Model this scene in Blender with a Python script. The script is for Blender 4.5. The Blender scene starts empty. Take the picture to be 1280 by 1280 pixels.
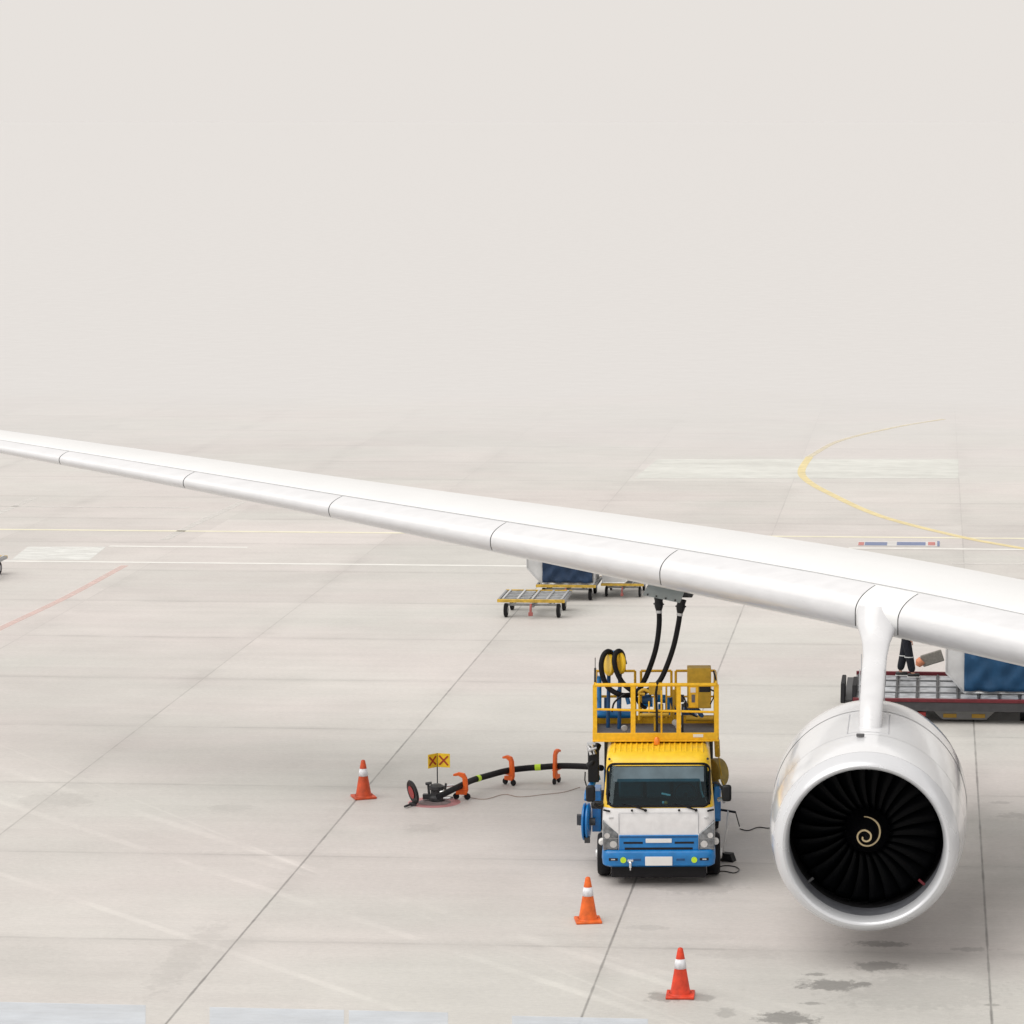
import bpy, math, random
from mathutils import Vector, Matrix
random.seed(7)
S = bpy.context.scene; COL = S.collection
R = math.radians; PI = math.pi
# ---------------------------------------------------------------- camera
H = 13.5; F_PX = 4000.0; PX, PY = 895.0, 640.0
TH = math.atan(494/F_PX); PS = math.atan(276/F_PX*math.cos(TH))
cam = bpy.data.objects.new('camera', bpy.data.cameras.new('camera')); COL.objects.link(cam)
cam.location = (0, 0, H); cam.rotation_euler = (R(90)-TH, 0, PS)
cam.data.sensor_width = 36; cam.data.lens = F_PX/1280*36
cam.data.shift_x = (640-PX)/1280; cam.data.clip_end = 12000; cam.data.clip_start = 1
S.camera = cam
_r = Vector((math.cos(PS), math.sin(PS), 0)); _fh = Vector((-math.sin(PS), math.cos(PS), 0)); _z = Vector((0, 0, 1))
_F = math.cos(TH)*_fh-math.sin(TH)*_z; _U = math.sin(TH)*_fh+math.cos(TH)*_z
def ray(x, y): return _F+_r*((x-PX)/F_PX)-_U*((y-PY)/F_PX)
def G(x, y, z=0):
    d = ray(x, y); return Vector((0, 0, H))+d*((z-H)/d.z)
def D(x, y, Y):
    d = ray(x, y); return Vector((0, 0, H))+d*(Y/d.y)

# ---------------------------------------------------------------- materials
MATS = {}
def mat(name, col, rough=.5, metal=0, var=.08, scale=6., bump=0, bscale=40., coat=0, spec=.5, emit=None, stretch=None):
    if name in MATS: return MATS[name]
    m = bpy.data.materials.new(name); m.use_nodes = True; nt = m.node_tree; n = nt.nodes; L = nt.links
    b = n['Principled BSDF']; b.inputs['Roughness'].default_value = rough; b.inputs['Metallic'].default_value = metal
    b.inputs['Coat Weight'].default_value = coat; b.inputs['Coat Roughness'].default_value = .08
    b.inputs['Specular IOR Level'].default_value = spec
    tc = n.new('ShaderNodeTexCoord'); mp = n.new('ShaderNodeMapping'); L.new(tc.outputs['Object'], mp.inputs[0])
    if stretch: mp.inputs['Scale'].default_value = stretch
    nz = n.new('ShaderNodeTexNoise'); nz.inputs['Scale'].default_value = scale; nz.inputs['Detail'].default_value = 6
    L.new(mp.outputs[0], nz.inputs['Vector'])
    rp = n.new('ShaderNodeValToRGB'); rp.color_ramp.elements[0].position = .3; rp.color_ramp.elements[1].position = .7
    a, c = 1-var, 1+var
    rp.color_ramp.elements[0].color = (*[min(1, v*a) for v in col], 1); rp.color_ramp.elements[1].color = (*[min(1, v*c) for v in col], 1)
    L.new(nz.outputs[0], rp.inputs[0]); L.new(rp.outputs[0], b.inputs['Base Color'])
    rr = n.new('ShaderNodeMapRange'); rr.inputs[3].default_value = max(0.02, rough-.06); rr.inputs[4].default_value = min(1, rough+.08)
    L.new(nz.outputs[0], rr.inputs[0]); L.new(rr.outputs[0], b.inputs['Roughness'])
    if bump:
        n2 = n.new('ShaderNodeTexNoise'); n2.inputs['Scale'].default_value = bscale; L.new(mp.outputs[0], n2.inputs['Vector'])
        bp = n.new('ShaderNodeBump'); bp.inputs['Strength'].default_value = bump; bp.inputs['Distance'].default_value = .05
        L.new(n2.outputs[0], bp.inputs['Height']); L.new(bp.outputs[0], b.inputs['Normal'])
    MATS[name] = m; return m
def paint_ground(name, col, wear=.35, scale=2.0):
    """worn road paint: noise lets the concrete show through"""
    if name in MATS: return MATS[name]
    m = mat(name, col, .7, var=.06, scale=1.5); nt = m.node_tree; n = nt.nodes; L = nt.links
    b = n['Principled BSDF']; out = n['Material Output']
    tr = n.new('ShaderNodeBsdfTransparent'); mx = n.new('ShaderNodeMixShader')
    ge = n.new('ShaderNodeNewGeometry'); mp = n.new('ShaderNodeMapping'); mp.inputs['Scale'].default_value = (.35, 1.2, 1)
    L.new(ge.outputs['Position'], mp.inputs[0])
    nz = n.new('ShaderNodeTexNoise'); nz.inputs['Scale'].default_value = scale; nz.inputs['Detail'].default_value = 8; nz.inputs['Roughness'].default_value = .7
    L.new(mp.outputs[0], nz.inputs['Vector'])
    mr = n.new('ShaderNodeMapRange'); mr.inputs[1].default_value = .3; mr.inputs[2].default_value = .62
    mr.inputs[3].default_value = 1-wear*1.6 if wear < .6 else 0; mr.inputs[4].default_value = 1-wear*.5
    L.new(nz.outputs[0], mr.inputs[0]); L.new(mr.outputs[0], mx.inputs[0])
    L.new(tr.outputs[0], mx.inputs[1]); L.new(b.outputs[0], mx.inputs[2]); L.new(mx.outputs[0], out.inputs[0])
    return m

white_wing = mat('white_wing_paint', (.82, .835, .845), .32, var=.02, scale=.8, coat=.3, bump=.02, bscale=1.2)
white_slat = mat('white_slat_paint', (.71, .72, .745), .3, var=.04, scale=2.0, coat=.3, stretch=(1, 3, 3))
white_engine = mat('white_engine_paint', (.76, .775, .80), .16, var=.025, scale=1.2, coat=.5)
lip_metal = mat('inlet_lip_metal', (.70, .72, .755), .26, metal=.25, var=.03, scale=1.5)
liner = mat('inlet_liner', (.22, .23, .26), .45, metal=.3, var=.15, scale=5)
seam_dark = mat('seam_dark', (.10, .10, .105), .7)
seam_grey = mat('seam_grey', (.42, .43, .45), .6)
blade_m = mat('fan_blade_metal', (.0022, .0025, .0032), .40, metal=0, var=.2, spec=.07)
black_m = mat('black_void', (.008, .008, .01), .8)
spinner_m = mat('spinner_black', (.003, .003, .004), .45, spec=.1)
spiral_m = mat('spiral_cream', (.62, .50, .30), .5)
cab_white = mat('cab_white_paint', (.77, .77, .78), .3, var=.07, coat=.4)
yellow = mat('yellow_paint', (.88, .56, .02), .38, var=.08, coat=.25, scale=9)
yellow_rail = mat('yellow_rail_paint', (.86, .49, .012), .42, var=.12, scale=14)
ochre = mat('ochre_box_paint', (.56, .35, .03), .5, var=.15, scale=10)
blue = mat('blue_paint', (.002, .175, .49), .35, var=.12, coat=.3, scale=9)
blue_dark = mat('dark_blue_paint', (.008, .07, .20), .45, var=.2, scale=12)
rubber = mat('black_rubber', (.007, .007, .009), .6, var=.25, scale=20, spec=.25)
plastic_b = mat('black_plastic', (.010, .011, .013), .42, var=.2, spec=.3)
grey_metal = mat('grey_metal', (.33, .34, .35), .42, metal=.6, var=.2, scale=12)
light_metal = mat('light_metal', (.62, .63, .64), .4, metal=.5, var=.12, scale=10)
dark_metal = mat('dark_metal', (.06, .062, .066), .5, metal=.4, var=.25, scale=14)
deck_grey = mat('deck_grey', (.13, .13, .15), .65, var=.2, scale=14)
chrome = mat('lamp_chrome', (.7, .71, .72), .12, metal=.9, var=.1, scale=20)
lens_m = mat('lamp_lens', (.20, .215, .23), .12, metal=.5, var=.45, scale=14, coat=.8)
plate_m = mat('plate_white', (.78, .78, .77), .4, var=.03)
lime = mat('lime_marker', (.55, .80, .03), .45, var=.05)
orange = mat('orange_plastic', (.80, .13, .012), .5, var=.12, scale=12)
cone_or = mat('cone_orange', (.72, .090, .018), .5, var=.16, scale=9)
cone_wh = mat('cone_white_band', (.72, .73, .77), .35, var=.2, scale=14)
red_rail = mat('dark_red_paint', (.14, .012, .02), .45, var=.2, scale=8)
navy_c = mat('navy_curtain', (.010, .034, .085), .65, var=.10, scale=3, bump=.15, bscale=4)
blue_c = mat('blue_curtain', (.005, .06, .15), .6, var=.10, scale=3, bump=.15, bscale=3.5)
cont_w = mat('container_white', (.60, .61, .62), .45, var=.14, scale=3)
skin_m = mat('skin', (.52, .30, .22), .5, var=.05)
cloth_n = mat('navy_cloth', (.007, .009, .016), .85, var=.3, scale=14, bump=.3, bscale=18)
cloth_g = mat('grey_canvas', (.20, .19, .17), .85, var=.2, scale=20, bump=.3)
shoe_m = mat('shoe_black', (.012, .012, .013), .5)
hair_m = mat('hair_black', (.012, .01, .009), .6)
fluo = mat('reflective_tape', (.6, .62, .62), .4)
sign_y = mat('sign_yellow', (.88, .58, .02), .5, var=.08)
sign_r = mat('sign_red', (.38, .04, .012), .5, var=.1)
tan_m = mat('tan_hose_reel', (.34, .25, .07), .5, var=.2, scale=12)
amber = mat('amber_lens', (.85, .23, .01), .25, coat=.5)
pink_red = mat('pit_red', (.34, .035, .035), .5, var=.15)
seat_m = mat('seat_teal', (.025, .085, .10), .8, var=.2)
panel_g = mat('fuel_door_grey', (.40, .45, .46), .4, var=.08, scale=6)
# glass
def glass_mat():
    m = bpy.data.materials.new('tinted_windscreen'); m.use_nodes = True; nt = m.node_tree; n = nt.nodes; L = nt.links
    n.remove(n['Principled BSDF']); out = n['Material Output']
    g = n.new('ShaderNodeBsdfGlossy'); g.inputs['Roughness'].default_value = .04; g.inputs['Color'].default_value = (.75, .92, 1, 1)
    t = n.new('ShaderNodeBsdfTransparent'); t.inputs['Color'].default_value = (.32, .64, .74, 1)
    fr = n.new('ShaderNodeFresnel'); fr.inputs['IOR'].default_value = 1.5
    mr = n.new('ShaderNodeMath'); mr.operation = 'MULTIPLY_ADD'; mr.inputs[1].default_value = .9; mr.inputs[2].default_value = .0
    nz = n.new('ShaderNodeTexNoise'); nz.inputs['Scale'].default_value = 3
    L.new(fr.outputs[0], mr.inputs[0])
    mx = n.new('ShaderNodeMixShader'); L.new(mr.outputs[0], mx.inputs[0]); L.new(t.outputs[0], mx.inputs[1]); L.new(g.outputs[0], mx.inputs[2])
    L.new(mx.outputs[0], out.inputs[0]); return m
glass = glass_mat()

# ---------------------------------------------------------------- mesh builder
class MB:
    def __init__(s): s.v = []; s.f = []
    def add(s, vs, fs):
        o = len(s.v); s.v += [tuple(v) for v in vs]; s.f += [tuple(i+o for i in f) for f in fs]; return s
    def box(s, c, d, rot=None):
        x, y, z = [q/2 for q in d]; vs = [Vector((a*x, b*y, e*z)) for e in (-1, 1) for b in (-1, 1) for a in (-1, 1)]
        if rot is not None: vs = [rot @ v for v in vs]
        vs = [v+Vector(c) for v in vs]
        return s.add(vs, [(0, 2, 3, 1), (4, 5, 7, 6), (0, 1, 5, 4), (2, 6, 7, 3), (0, 4, 6, 2), (1, 3, 7, 5)])
    def span(s, x0, x1, y0, y1, z0, z1): return s.box(((x0+x1)/2, (y0+y1)/2, (z0+z1)/2), (abs(x1-x0), abs(y1-y0), abs(z1-z0)))
    def tube(s, pts, r, seg=10, cap=True):
        pts = [Vector(p) for p in pts]; n = len(pts); rs = r if isinstance(r, (list, tuple)) else [r]*n
        up = None; vs = []
        for i, p in enumerate(pts):
            t = (pts[min(i+1, n-1)]-pts[max(i-1, 0)]).normalized()
            if up is None: up = Vector((0, 0, 1)) if abs(t.z) < .9 else Vector((1, 0, 0))
            a = t.cross(up).normalized(); up = a.cross(t).normalized(); 
            for k in range(seg):
                q = 2*PI*k/seg; vs.append(p+(a*math.cos(q)+up*math.sin(q))*rs[i])
        fs = [(i*seg+k, i*seg+(k+1) % seg, (i+1)*seg+(k+1) % seg, (i+1)*seg+k) for i in range(n-1) for k in range(seg)]
        if cap: fs += [tuple(range(seg))[::-1], tuple(range((n-1)*seg, n*seg))]
        return s.add(vs, fs)
    def lathe(s, prof, origin=(0, 0, 0), axis='z', seg=32, caps=False, fn=None):
        """prof: (r, h) pairs"""
        o = Vector(origin); vs = []
        for r, h in prof:
            for k in range(seg):
                q = 2*PI*k/seg; a, b = r*math.cos(q), r*math.sin(q)
                v = Vector((a, b, h)) if axis == 'z' else (Vector((a, h, b)) if axis == 'y' else Vector((h, a, b)))
                if fn: v = fn(v)
                vs.append(o+v)
        n = len(prof); fs = [(i*seg+k, i*seg+(k+1) % seg, (i+1)*seg+(k+1) % seg, (i+1)*seg+k) for i in range(n-1) for k in range(seg)]
        if caps: fs += [tuple(range(seg))[::-1], tuple(range((n-1)*seg, n*seg))]
        return s.add(vs, fs)
    def prism(s, poly, a0, a1, plane='xz'):
        """polygon in a plane, pushed along the remaining axis from a0 to a1"""
        def mk(p, a): return {'xz': (p[0], a, p[1]), 'xy': (p[0], p[1], a), 'yz': (a, p[0], p[1])}[plane]
        n = len(poly); vs = [mk(p, a0) for p in poly]+[mk(p, a1) for p in poly]
        return s.add(vs, [tuple(range(n))[::-1], tuple(range(n, 2*n))]+[(i, (i+1) % n, n+(i+1) % n, n+i) for i in range(n)])
    def build(s, name, m, parent=None, bevel=0, smooth=None, loc=None, solid=0):
        me = bpy.data.meshes.new(name); me.from_pydata(s.v, [], s.f)
        o = bpy.data.objects.new(name, me); COL.objects.link(o); me.materials.append(m)
        import bmesh
        bm = bmesh.new(); bm.from_mesh(me); bmesh.ops.recalc_face_normals(bm, faces=bm.faces)
        bmesh.ops.delete(bm, geom=[v for v in bm.verts if not v.link_faces], context='VERTS')
        bm.to_mesh(me); bm.free()
        if smooth is None: smooth = True
        if smooth:
            for p in me.polygons: p.use_smooth = True
            me.set_sharp_from_angle(angle=R(38))
        if solid:
            md = o.modifiers.new('solid', 'SOLIDIFY'); md.thickness = solid; md.offset = -1
        if bevel:
            md = o.modifiers.new('bevel', 'BEVEL'); md.width = bevel; md.segments = 2; md.limit_method = 'ANGLE'; md.angle_limit = R(40)
        if parent: o.parent = parent
        if loc: o.location = loc
        return o
def tag(o, label=None, cat=None, group=None, kind=None):
    if label: o['label'] = label
    if cat: o['category'] = cat
    if group: o['group'] = group
    if kind: o['kind'] = kind
    return o
def thing(name, label, cat, loc=(0, 0, 0), rz=0, group=None):
    o = bpy.data.objects.new(name, None); o.empty_display_size = .3; COL.objects.link(o); o.location = loc; o.rotation_euler = (0, 0, rz)
    return tag(o, label, cat, group)
def copy_tree(o, parent=None):
    c = o.copy(); COL.objects.link(c); c.parent = parent
    for ch in [q for q in bpy.data.objects if q.parent == o]: copy_tree(ch, c)
    return c
def smoothpath(pts, n=8):
    P = [Vector(p) for p in pts]; P = [P[0]*2-P[1]]+P+[P[-1]*2-P[-2]]; out = []
    for i in range(1, len(P)-2):
        a, b, c, d = P[i-1:i+3]
        for k in range(n):
            t = k/n; out.append(.5*((2*b)+(c-a)*t+(2*a-5*b+4*c-d)*t*t+(3*b-a-3*c+d)*t**3))
    out.append(P[-2]); return out

# ---------------------------------------------------------------- ground
def ground_material():
    m = bpy.data.materials.new('apron_concrete'); m.use_nodes = True; nt = m.node_tree; n = nt.nodes; L = nt.links
    b = n['Principled BSDF']; b.inputs['Roughness'].default_value = .62; b.inputs['Specular IOR Level'].default_value = .45
    ge = n.new('ShaderNodeNewGeometry'); sx = n.new('ShaderNodeSeparateXYZ'); L.new(ge.outputs['Position'], sx.inputs[0])
    X, Y = sx.outputs[0], sx.outputs[1]
    def M(op, a, b_=None, c=None):
        q = n.new('ShaderNodeMath'); q.operation = op
        for i, v in enumerate((a, b_, c)):
            if v is None: continue
            if isinstance(v, (int, float)): q.inputs[i].default_value = v
            else: L.new(v, q.inputs[i])
        return q.outputs[0]
    def noise(sc, det=6, stretch=(1, 1, 1), rough=.6):
        mp = n.new('ShaderNodeMapping'); mp.inputs['Scale'].default_value = stretch; L.new(ge.outputs['Position'], mp.inputs[0])
        z = n.new('ShaderNodeTexNoise'); z.inputs['Scale'].default_value = sc; z.inputs['Detail'].default_value = det; z.inputs['Roughness'].default_value = rough
        L.new(mp.outputs[0], z.inputs['Vector']); return z.outputs[0]
    def rng(v, a, b_, c, d):
        q = n.new('ShaderNodeMapRange'); L.new(v, q.inputs[0])
        for i, t in enumerate((a, b_, c, d)): q.inputs[i+1].default_value = t
        return q.outputs[0]
    u = M('DIVIDE', M('SUBTRACT', X, .94), 6.18); v = M('DIVIDE', M('SUBTRACT', Y, 50.9), 6.12)
    def dist(w, size): return M('MULTIPLY', M('SUBTRACT', .5, M('ABSOLUTE', M('SUBTRACT', M('FRACT', w), .5))), size)
    wob = M('MULTIPLY', M('SUBTRACT', noise(1.5, 3), .5), .035)
    dx = M('ABSOLUTE', M('ADD', dist(u, 6.18), wob)); dy = M('ABSOLUTE', M('ADD', dist(v, 6.12), wob))
    brk = noise(.6, 4)
    jx = M('MULTIPLY', M('MULTIPLY', rng(dx, .008, .030, 1, 0), rng(brk, .3, .6, .5, .95)), M('MULTIPLY', rng(Y, 66, 105, 1, .3), rng(X, -19, -12.5, .4, 1)))  # far joints lightened too, part of the haze-like fade in the colour
    jy = M('MULTIPLY', rng(dy, .02, .10, 1, 0), rng(brk, .35, .65, .15, .75))
    # soft dirt bands beside the joints
    dirtx = M('MULTIPLY', rng(dx, 0, .55, 1, 0), rng(noise(.35, 5), .45, .75, 0, .6))
    dirty = M('MULTIPLY', rng(dy, 0, .35, 1, 0), rng(noise(.3, 5), .4, .75, 0, .6))
    # slab tone
    cell = n.new('ShaderNodeCombineXYZ'); L.new(M('FLOOR', u), cell.inputs[0]); L.new(M('FLOOR', v), cell.inputs[1])
    wn = n.new('ShaderNodeTexWhiteNoise'); L.new(cell.outputs[0], wn.inputs['Vector'])
    slab = rng(wn.outputs['Value'], 0, 1, -.03, .03)
    streak = rng(noise(.9, 7, (.16, 2.2, 1), .65), .25, .75, -.034, .034)
    fine = M('ADD', rng(noise(14, 6, (.6, 1, 1), .75), .3, .7, -.055, .055), rng(noise(60, 3), .3, .7, -.035, .035))
    big = rng(noise(.055, 4), .3, .7, -.05, .05)
    mid = rng(noise(.5, 6), .3, .7, -.03, .03)
    tone = M('ADD', M('ADD', M('ADD', slab, streak), M('ADD', fine, big)), mid)
    # old pale tyre scuffs crossing the slabs
    def scuff(p, q, w, k):
        p = G(*p); q = G(*q); d = (q-p); d.z = 0; d.normalize(); nx, ny = -d.y, d.x; c = nx*p.x+ny*p.y
        t = M('ABSOLUTE', M('SUBTRACT', M('ADD', M('MULTIPLY', X, nx), M('MULTIPLY', Y, ny)), c))
        return M('MULTIPLY', rng(t, w*.4, w, k, 0), rng(noise(.45, 5, (1, .4, 1)), .38, .6, 0, 1))
    for a in [((0, 960), (640, 1167), .16, .07), ((40, 1015), (540, 1180), .14, .08), ((0, 1092), (470, 1252), .12, .07),
              ((170, 1000), (640, 1190), .05, .05), ((700, 1180), (1000, 1262), .12, .035), ((0, 1010), (900, 900), .1, .02)]:
        tone = M('ADD', tone, scuff(*a))
    dark = M('MAXIMUM', M('MULTIPLY', jx, .62), M('MULTIPLY', jy, .30))
    dark = M('MAXIMUM', dark, M('MULTIPLY', M('ADD', dirtx, dirty), .28))
    # oil and water stains
    nb = noise(4.6, 6, (1, .7, 1), .7); warp = M('MULTIPLY', M('SUBTRACT', nb, .5), 2.6)
    for (px, py, rx, ry, k) in [(1040, 1231, .62, .36, .5), (1100, 1180, .62, .22, .42), (1098, 1208, .45, .35, .42), (982, 1273, .50, .42, .5),
                                (1078, 1230, .16, .14, .5), (832, 1246, .38, .36, .36), (873, 1247, .30, .26, .32), (1217, 1187, .45, .16, .3),
                                (908, 1266, .2, .3, .22), (1018, 1218, .22, .12, .4), (812, 1160, .4, .2, .12), (530, 1035, .5, .4, .1), (1016, 1254, .2, .1, .35), (1240, 1256, .14, .1, .35), (1290, 1020, .9, .3, .2), (1252, 1003, .3, .15, .22),
                                (870, 1110, .9, .5, .16), (930, 1190, .8, .5, .08), (1150, 1240, 1.6, 1.2, .12), (70, 1000, .9, .8, .1), (235, 1195, .4, 2.6, .10), (290, 1010, .5, .5, .1)]:
        c = G(px, py)
        e = M('SQRT', M('ADD', M('POWER', M('DIVIDE', M('SUBTRACT', X, c.x), rx), 2), M('POWER', M('DIVIDE', M('SUBTRACT', Y, c.y), ry), 2)))
        dark = M('MAXIMUM', dark, rng(M('ADD', e, warp), .62, .98, k*.98, 0))
    spk = rng(noise(7, 3), .70, .76, 0, .22); spk = M('MULTIPLY', spk, rng(noise(.4, 3), .45, .6, 0, 1))
    dark = M('MAXIMUM', dark, spk)
    val = M('MULTIPLY', M('ADD', 1, M('MULTIPLY', tone, 1.5)), M('SUBTRACT', 1, dark))
    hue = n.new('ShaderNodeMix'); hue.data_type = 'RGBA'; hue.inputs[6].default_value = (.556, .548, .522, 1); hue.inputs[7].default_value = (.582, .549, .531, 1)
    L.new(rng(noise(.12, 3, (.5, 1, 1)), .4, .6, 0, 1), hue.inputs[0])
    vm = n.new('ShaderNodeVectorMath'); vm.operation = 'SCALE'; L.new(hue.outputs[2], vm.inputs[0]); L.new(val, vm.inputs['Scale'])
    # haze-like fade painted into the colour: far concrete blends to the sky's tone
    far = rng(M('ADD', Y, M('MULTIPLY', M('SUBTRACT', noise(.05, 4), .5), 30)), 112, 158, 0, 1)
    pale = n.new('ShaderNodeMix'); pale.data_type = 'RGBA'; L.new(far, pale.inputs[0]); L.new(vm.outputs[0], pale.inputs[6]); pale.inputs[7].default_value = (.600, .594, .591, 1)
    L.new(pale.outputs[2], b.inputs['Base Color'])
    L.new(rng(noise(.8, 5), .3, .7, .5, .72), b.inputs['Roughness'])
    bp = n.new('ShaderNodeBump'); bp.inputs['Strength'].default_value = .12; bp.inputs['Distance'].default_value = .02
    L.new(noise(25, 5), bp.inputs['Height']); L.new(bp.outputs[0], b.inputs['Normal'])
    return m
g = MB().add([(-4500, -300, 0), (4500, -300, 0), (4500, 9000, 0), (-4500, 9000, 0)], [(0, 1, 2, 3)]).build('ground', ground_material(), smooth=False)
tag(g, kind='structure')

# painted markings (thin sheets on the concrete)
Z1 = .004
def sheet(name, pts, m, z=Z1):
    o = MB().add([(p[0], p[1], z) for p in pts], [tuple(range(len(pts)))]).build(name, m, smooth=False); return tag(o, kind='structure')
def hline(name, x0, x1, y, w, m, z=Z1):
    a, b = G(x0, y), G(x1, y); Yc = (a.y+b.y)/2
    return sheet(name, [(a.x, Yc-w/2), (b.x, Yc-w/2), (b.x, Yc+w/2), (a.x, Yc+w/2)], m, z)
pw = paint_ground('worn_white_paint', (.84, .84, .81), .12)
pwf = paint_ground('faded_white_paint', (.74, .73, .705), .42)
pwy = paint_ground('cream_line_paint', (.84, .81, .64), .12)
pyl = paint_ground('yellow_line_paint', (.85, .73, .40), .28)
pr = paint_ground('faded_red_paint', (.78, .58, .54), .5)
pbl = paint_ground('pale_blue_paint', (.66, .71, .77), .30, .6)
prd = paint_ground('red_block_paint', (.60, .22, .20), .3)
pnv = paint_ground('blue_block_paint', (.20, .25, .42), .3)
hline('road_line', -900, 1500, 664.5, .30, pwy)
hline('road_line', -900, 1130, 702.5, .28, pw)
hline('road_line', 1060, 1700, 688, .26, pw)
hline('road_line', 1190, 1700, 707, .28, pwf)
hline('dashed_line', 135, 311, 683.5, .26, pw)
hline('dashed_line', -160, -20, 683.5, .26, pw)
hline('faint_line', -200, 240, 633, .3, pwf)
a, b, c, d = G(35, 683.5), G(133, 683.5), G(112, 700), G(14, 700)
sheet('marking_box', [a, b, c, d], paint_ground('marking_box_paint', (.84, .86, .84), .35, 3.0))
a, b, c, d = G(822, 574), G(1198, 574), G(1198, 598), G(793, 598)
sheet('pale_panel_marking', [a, b, c, d], paint_ground('pale_panel_paint', (.73, .745, .71), .22, .5))
def ribbon(name, pix, w, m, z=Z1, n=10, close=False):
    P = smoothpath([G(*p) for p in pix], n); vs = []; 
    for i, p in enumerate(P):
        t = (P[min(i+1, len(P)-1)]-P[max(i-1, 0)]); t.z = 0; t.normalize(); s = Vector((-t.y, t.x, 0))*w/2
        vs += [(p.x+s.x, p.y+s.y, z), (p.x-s.x, p.y-s.y, z)]
    fs = [(2*i, 2*i+1, 2*i+3, 2*i+2) for i in range(len(P)-1)]
    return tag(MB().add(vs, fs).build(name, m, smooth=False), kind='structure')
ribbon('taxi_line', [(1420, 712), (1280, 686), (1200, 671), (1100, 645), (1035, 616), (1008, 600), (1002, 588), (1012, 571)], .30, pyl, .008, 12)
ribbon('taxi_line', [(1012, 571), (1050, 551), (1120, 534), (1180, 524)], .26, paint_ground('pale_far_yellow', (.80, .73, .54), .55), .008, 12)  # far arc paler and patchier, so the line fades out with distance
ribbon('red_line', [(-60, 818), (0, 786), (80, 748), (156, 707)], .24, pr)
ribbon('faint_diagonal_line', [(205, 675), (240, 657), (302, 628)], .30, pwf)
ribbon('faint_diagonal_line', [(-30, 655), (0, 641), (45, 622)], .26, pwf)
# painted number block far off
hline('marking_plate', 1072, 1174, 680, 1.15, paint_ground('plate_base_paint', (.70, .69, .68), .2), .008)
for (x0, x1, m_) in [(1073, 1080, prd), (1081, 1109, pnv), (1121, 1157, pnv), (1160, 1169, prd)]: hline('marking_block', x0, x1, 680, .80, m_, .012)
hline('marking_block', 1171.5, 1174.5, 680, 1.3, pnv, .016)
# pale blue band at the near edge
def band(x0, x1, y0, y1):
    a, b, c, d = G(x0, y0), G(x1, y0+(x1-x0)*.022), G(x1, 1330), G(x0, 1330)
    sheet('pale_blue_band', [a, b, c, d], pbl)
band(-300, 182, 1246, 0); band(262, 430, 1259, 0); band(436, 560, 1263, 0); band(640, 810, 1270, 0)

# ---------------------------------------------------------------- aircraft
plane = thing('airliner', 'white airliner wing carrying one large open-mouthed jet engine', 'airplane', (-.98, 53.3, 0))
base = Vector((-.98, 53.3, 0))
NU = 44
US = [(1-math.cos(PI*(i/(NU-1))**1.15))/2 for i in range(NU)]
ST = [(9, .15, 4.15), (4, .152, 4.509), (1.4, .160, 4.851), (-.8, .168, 5.13), (-4.8, .170, 5.523), (-8, .157, 5.808), (-12, .138, 6.176), (-16, .136, 6.52), (-18.6, .138, 6.73), (-21, .13, 6.936), (-25, .12, 7.3)]
def interp(x, xs, ys):
    for i in range(len(xs)-1):
        a, b = xs[i], xs[i+1]
        if (a-x)*(b-x) <= 0:
            t = (x-a)/(b-a); return ys[i]*(1-t)+ys[i+1]*t
    return ys[0] if abs(x-xs[0]) < abs(x-xs[-1]) else ys[-1]
def wingsec(X, u, side, off=0.):
    """point on the wing surface; side +1 upper, -1 lower; off = metres outward"""
    Yl = 53.3+.577*(-.8-X); c = 8.0+(X+.8)*.26
    t = interp(X, [s[0] for s in ST], [s[1] for s in ST]); z0 = interp(X, [s[0] for s in ST], [s[2] for s in ST])
    # smooth the table
    for dX in (1.2, -1.2):
        t += interp(X+dX, [s[0] for s in ST], [s[1] for s in ST]); z0 += interp(X+dX, [s[0] for s in ST], [s[2] for s in ST])
    t /= 3; z0 /= 3
    def yy(w):
        w = min(max(w, 0), 1); y = 5*t*(.2969*math.sqrt(w)-.126*w-.3516*w*w+.2843*w**3-.1015*w**4); cm = .06*w*(1-w)
        return (cm+y) if side > 0 else (cm-y*.8)
    v = yy(u); e = .002
    uu = u
    if off:
        # outward normal in section
        u0, u1 = max(u-e, 0), min(u+e, 1); du, dv = u1-u0, yy(u1)-yy(u0)
        if u <= e: nx, ny = -1, 0
        else:
            l = math.hypot(du, dv); nx, ny = -dv/l, du/l
            if side < 0: nx, ny = dv/l, -du/l
        uu += nx*off/c; v += ny*off/c
    a = R(2.5)
    return Vector((X, Yl+c*(uu*math.cos(a)+v*math.sin(a)), z0+c*(v*math.cos(a)-uu*math.sin(a))))-base
SLAT_U, SLAT_L = .072, .045
def wing_loop(X, off=0):
    return [wingsec(X, u, 1, off*(1 if u < .3 else 0)) for u in US[::-1]]+[wingsec(X, u, -1, off*(1 if u < .3 else 0)) for u in US[1:]]
xs = [9-.5*i for i in range(69)]
m = MB(); rows = [wing_loop(x) for x in xs]; nl = len(rows[0])
# the body under the slats sits 3.5 cm inside the slat skins
rows = []
for x in xs:
    lp = []
    for u in US[::-1]: lp.append(wingsec(x, u, 1, -.035 if u < SLAT_U-.004 else 0))
    for u in US[1:]: lp.append(wingsec(x, u, -1, -.035 if u < SLAT_L-.002 else 0))
    rows.append(lp)
nl = len(rows[0])
vs = [p for r_ in rows for p in r_]
fs = [(i*nl+k, i*nl+(k+1) % nl, (i+1)*nl+(k+1) % nl, (i+1)*nl+k) for i in range(len(xs)-1) for k in range(nl)]
fs += [tuple(range(nl)), tuple(range((len(xs)-1)*nl, len(xs)*nl))]
wing = MB().add(vs, fs).build('wing', white_wing, plane)
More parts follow.
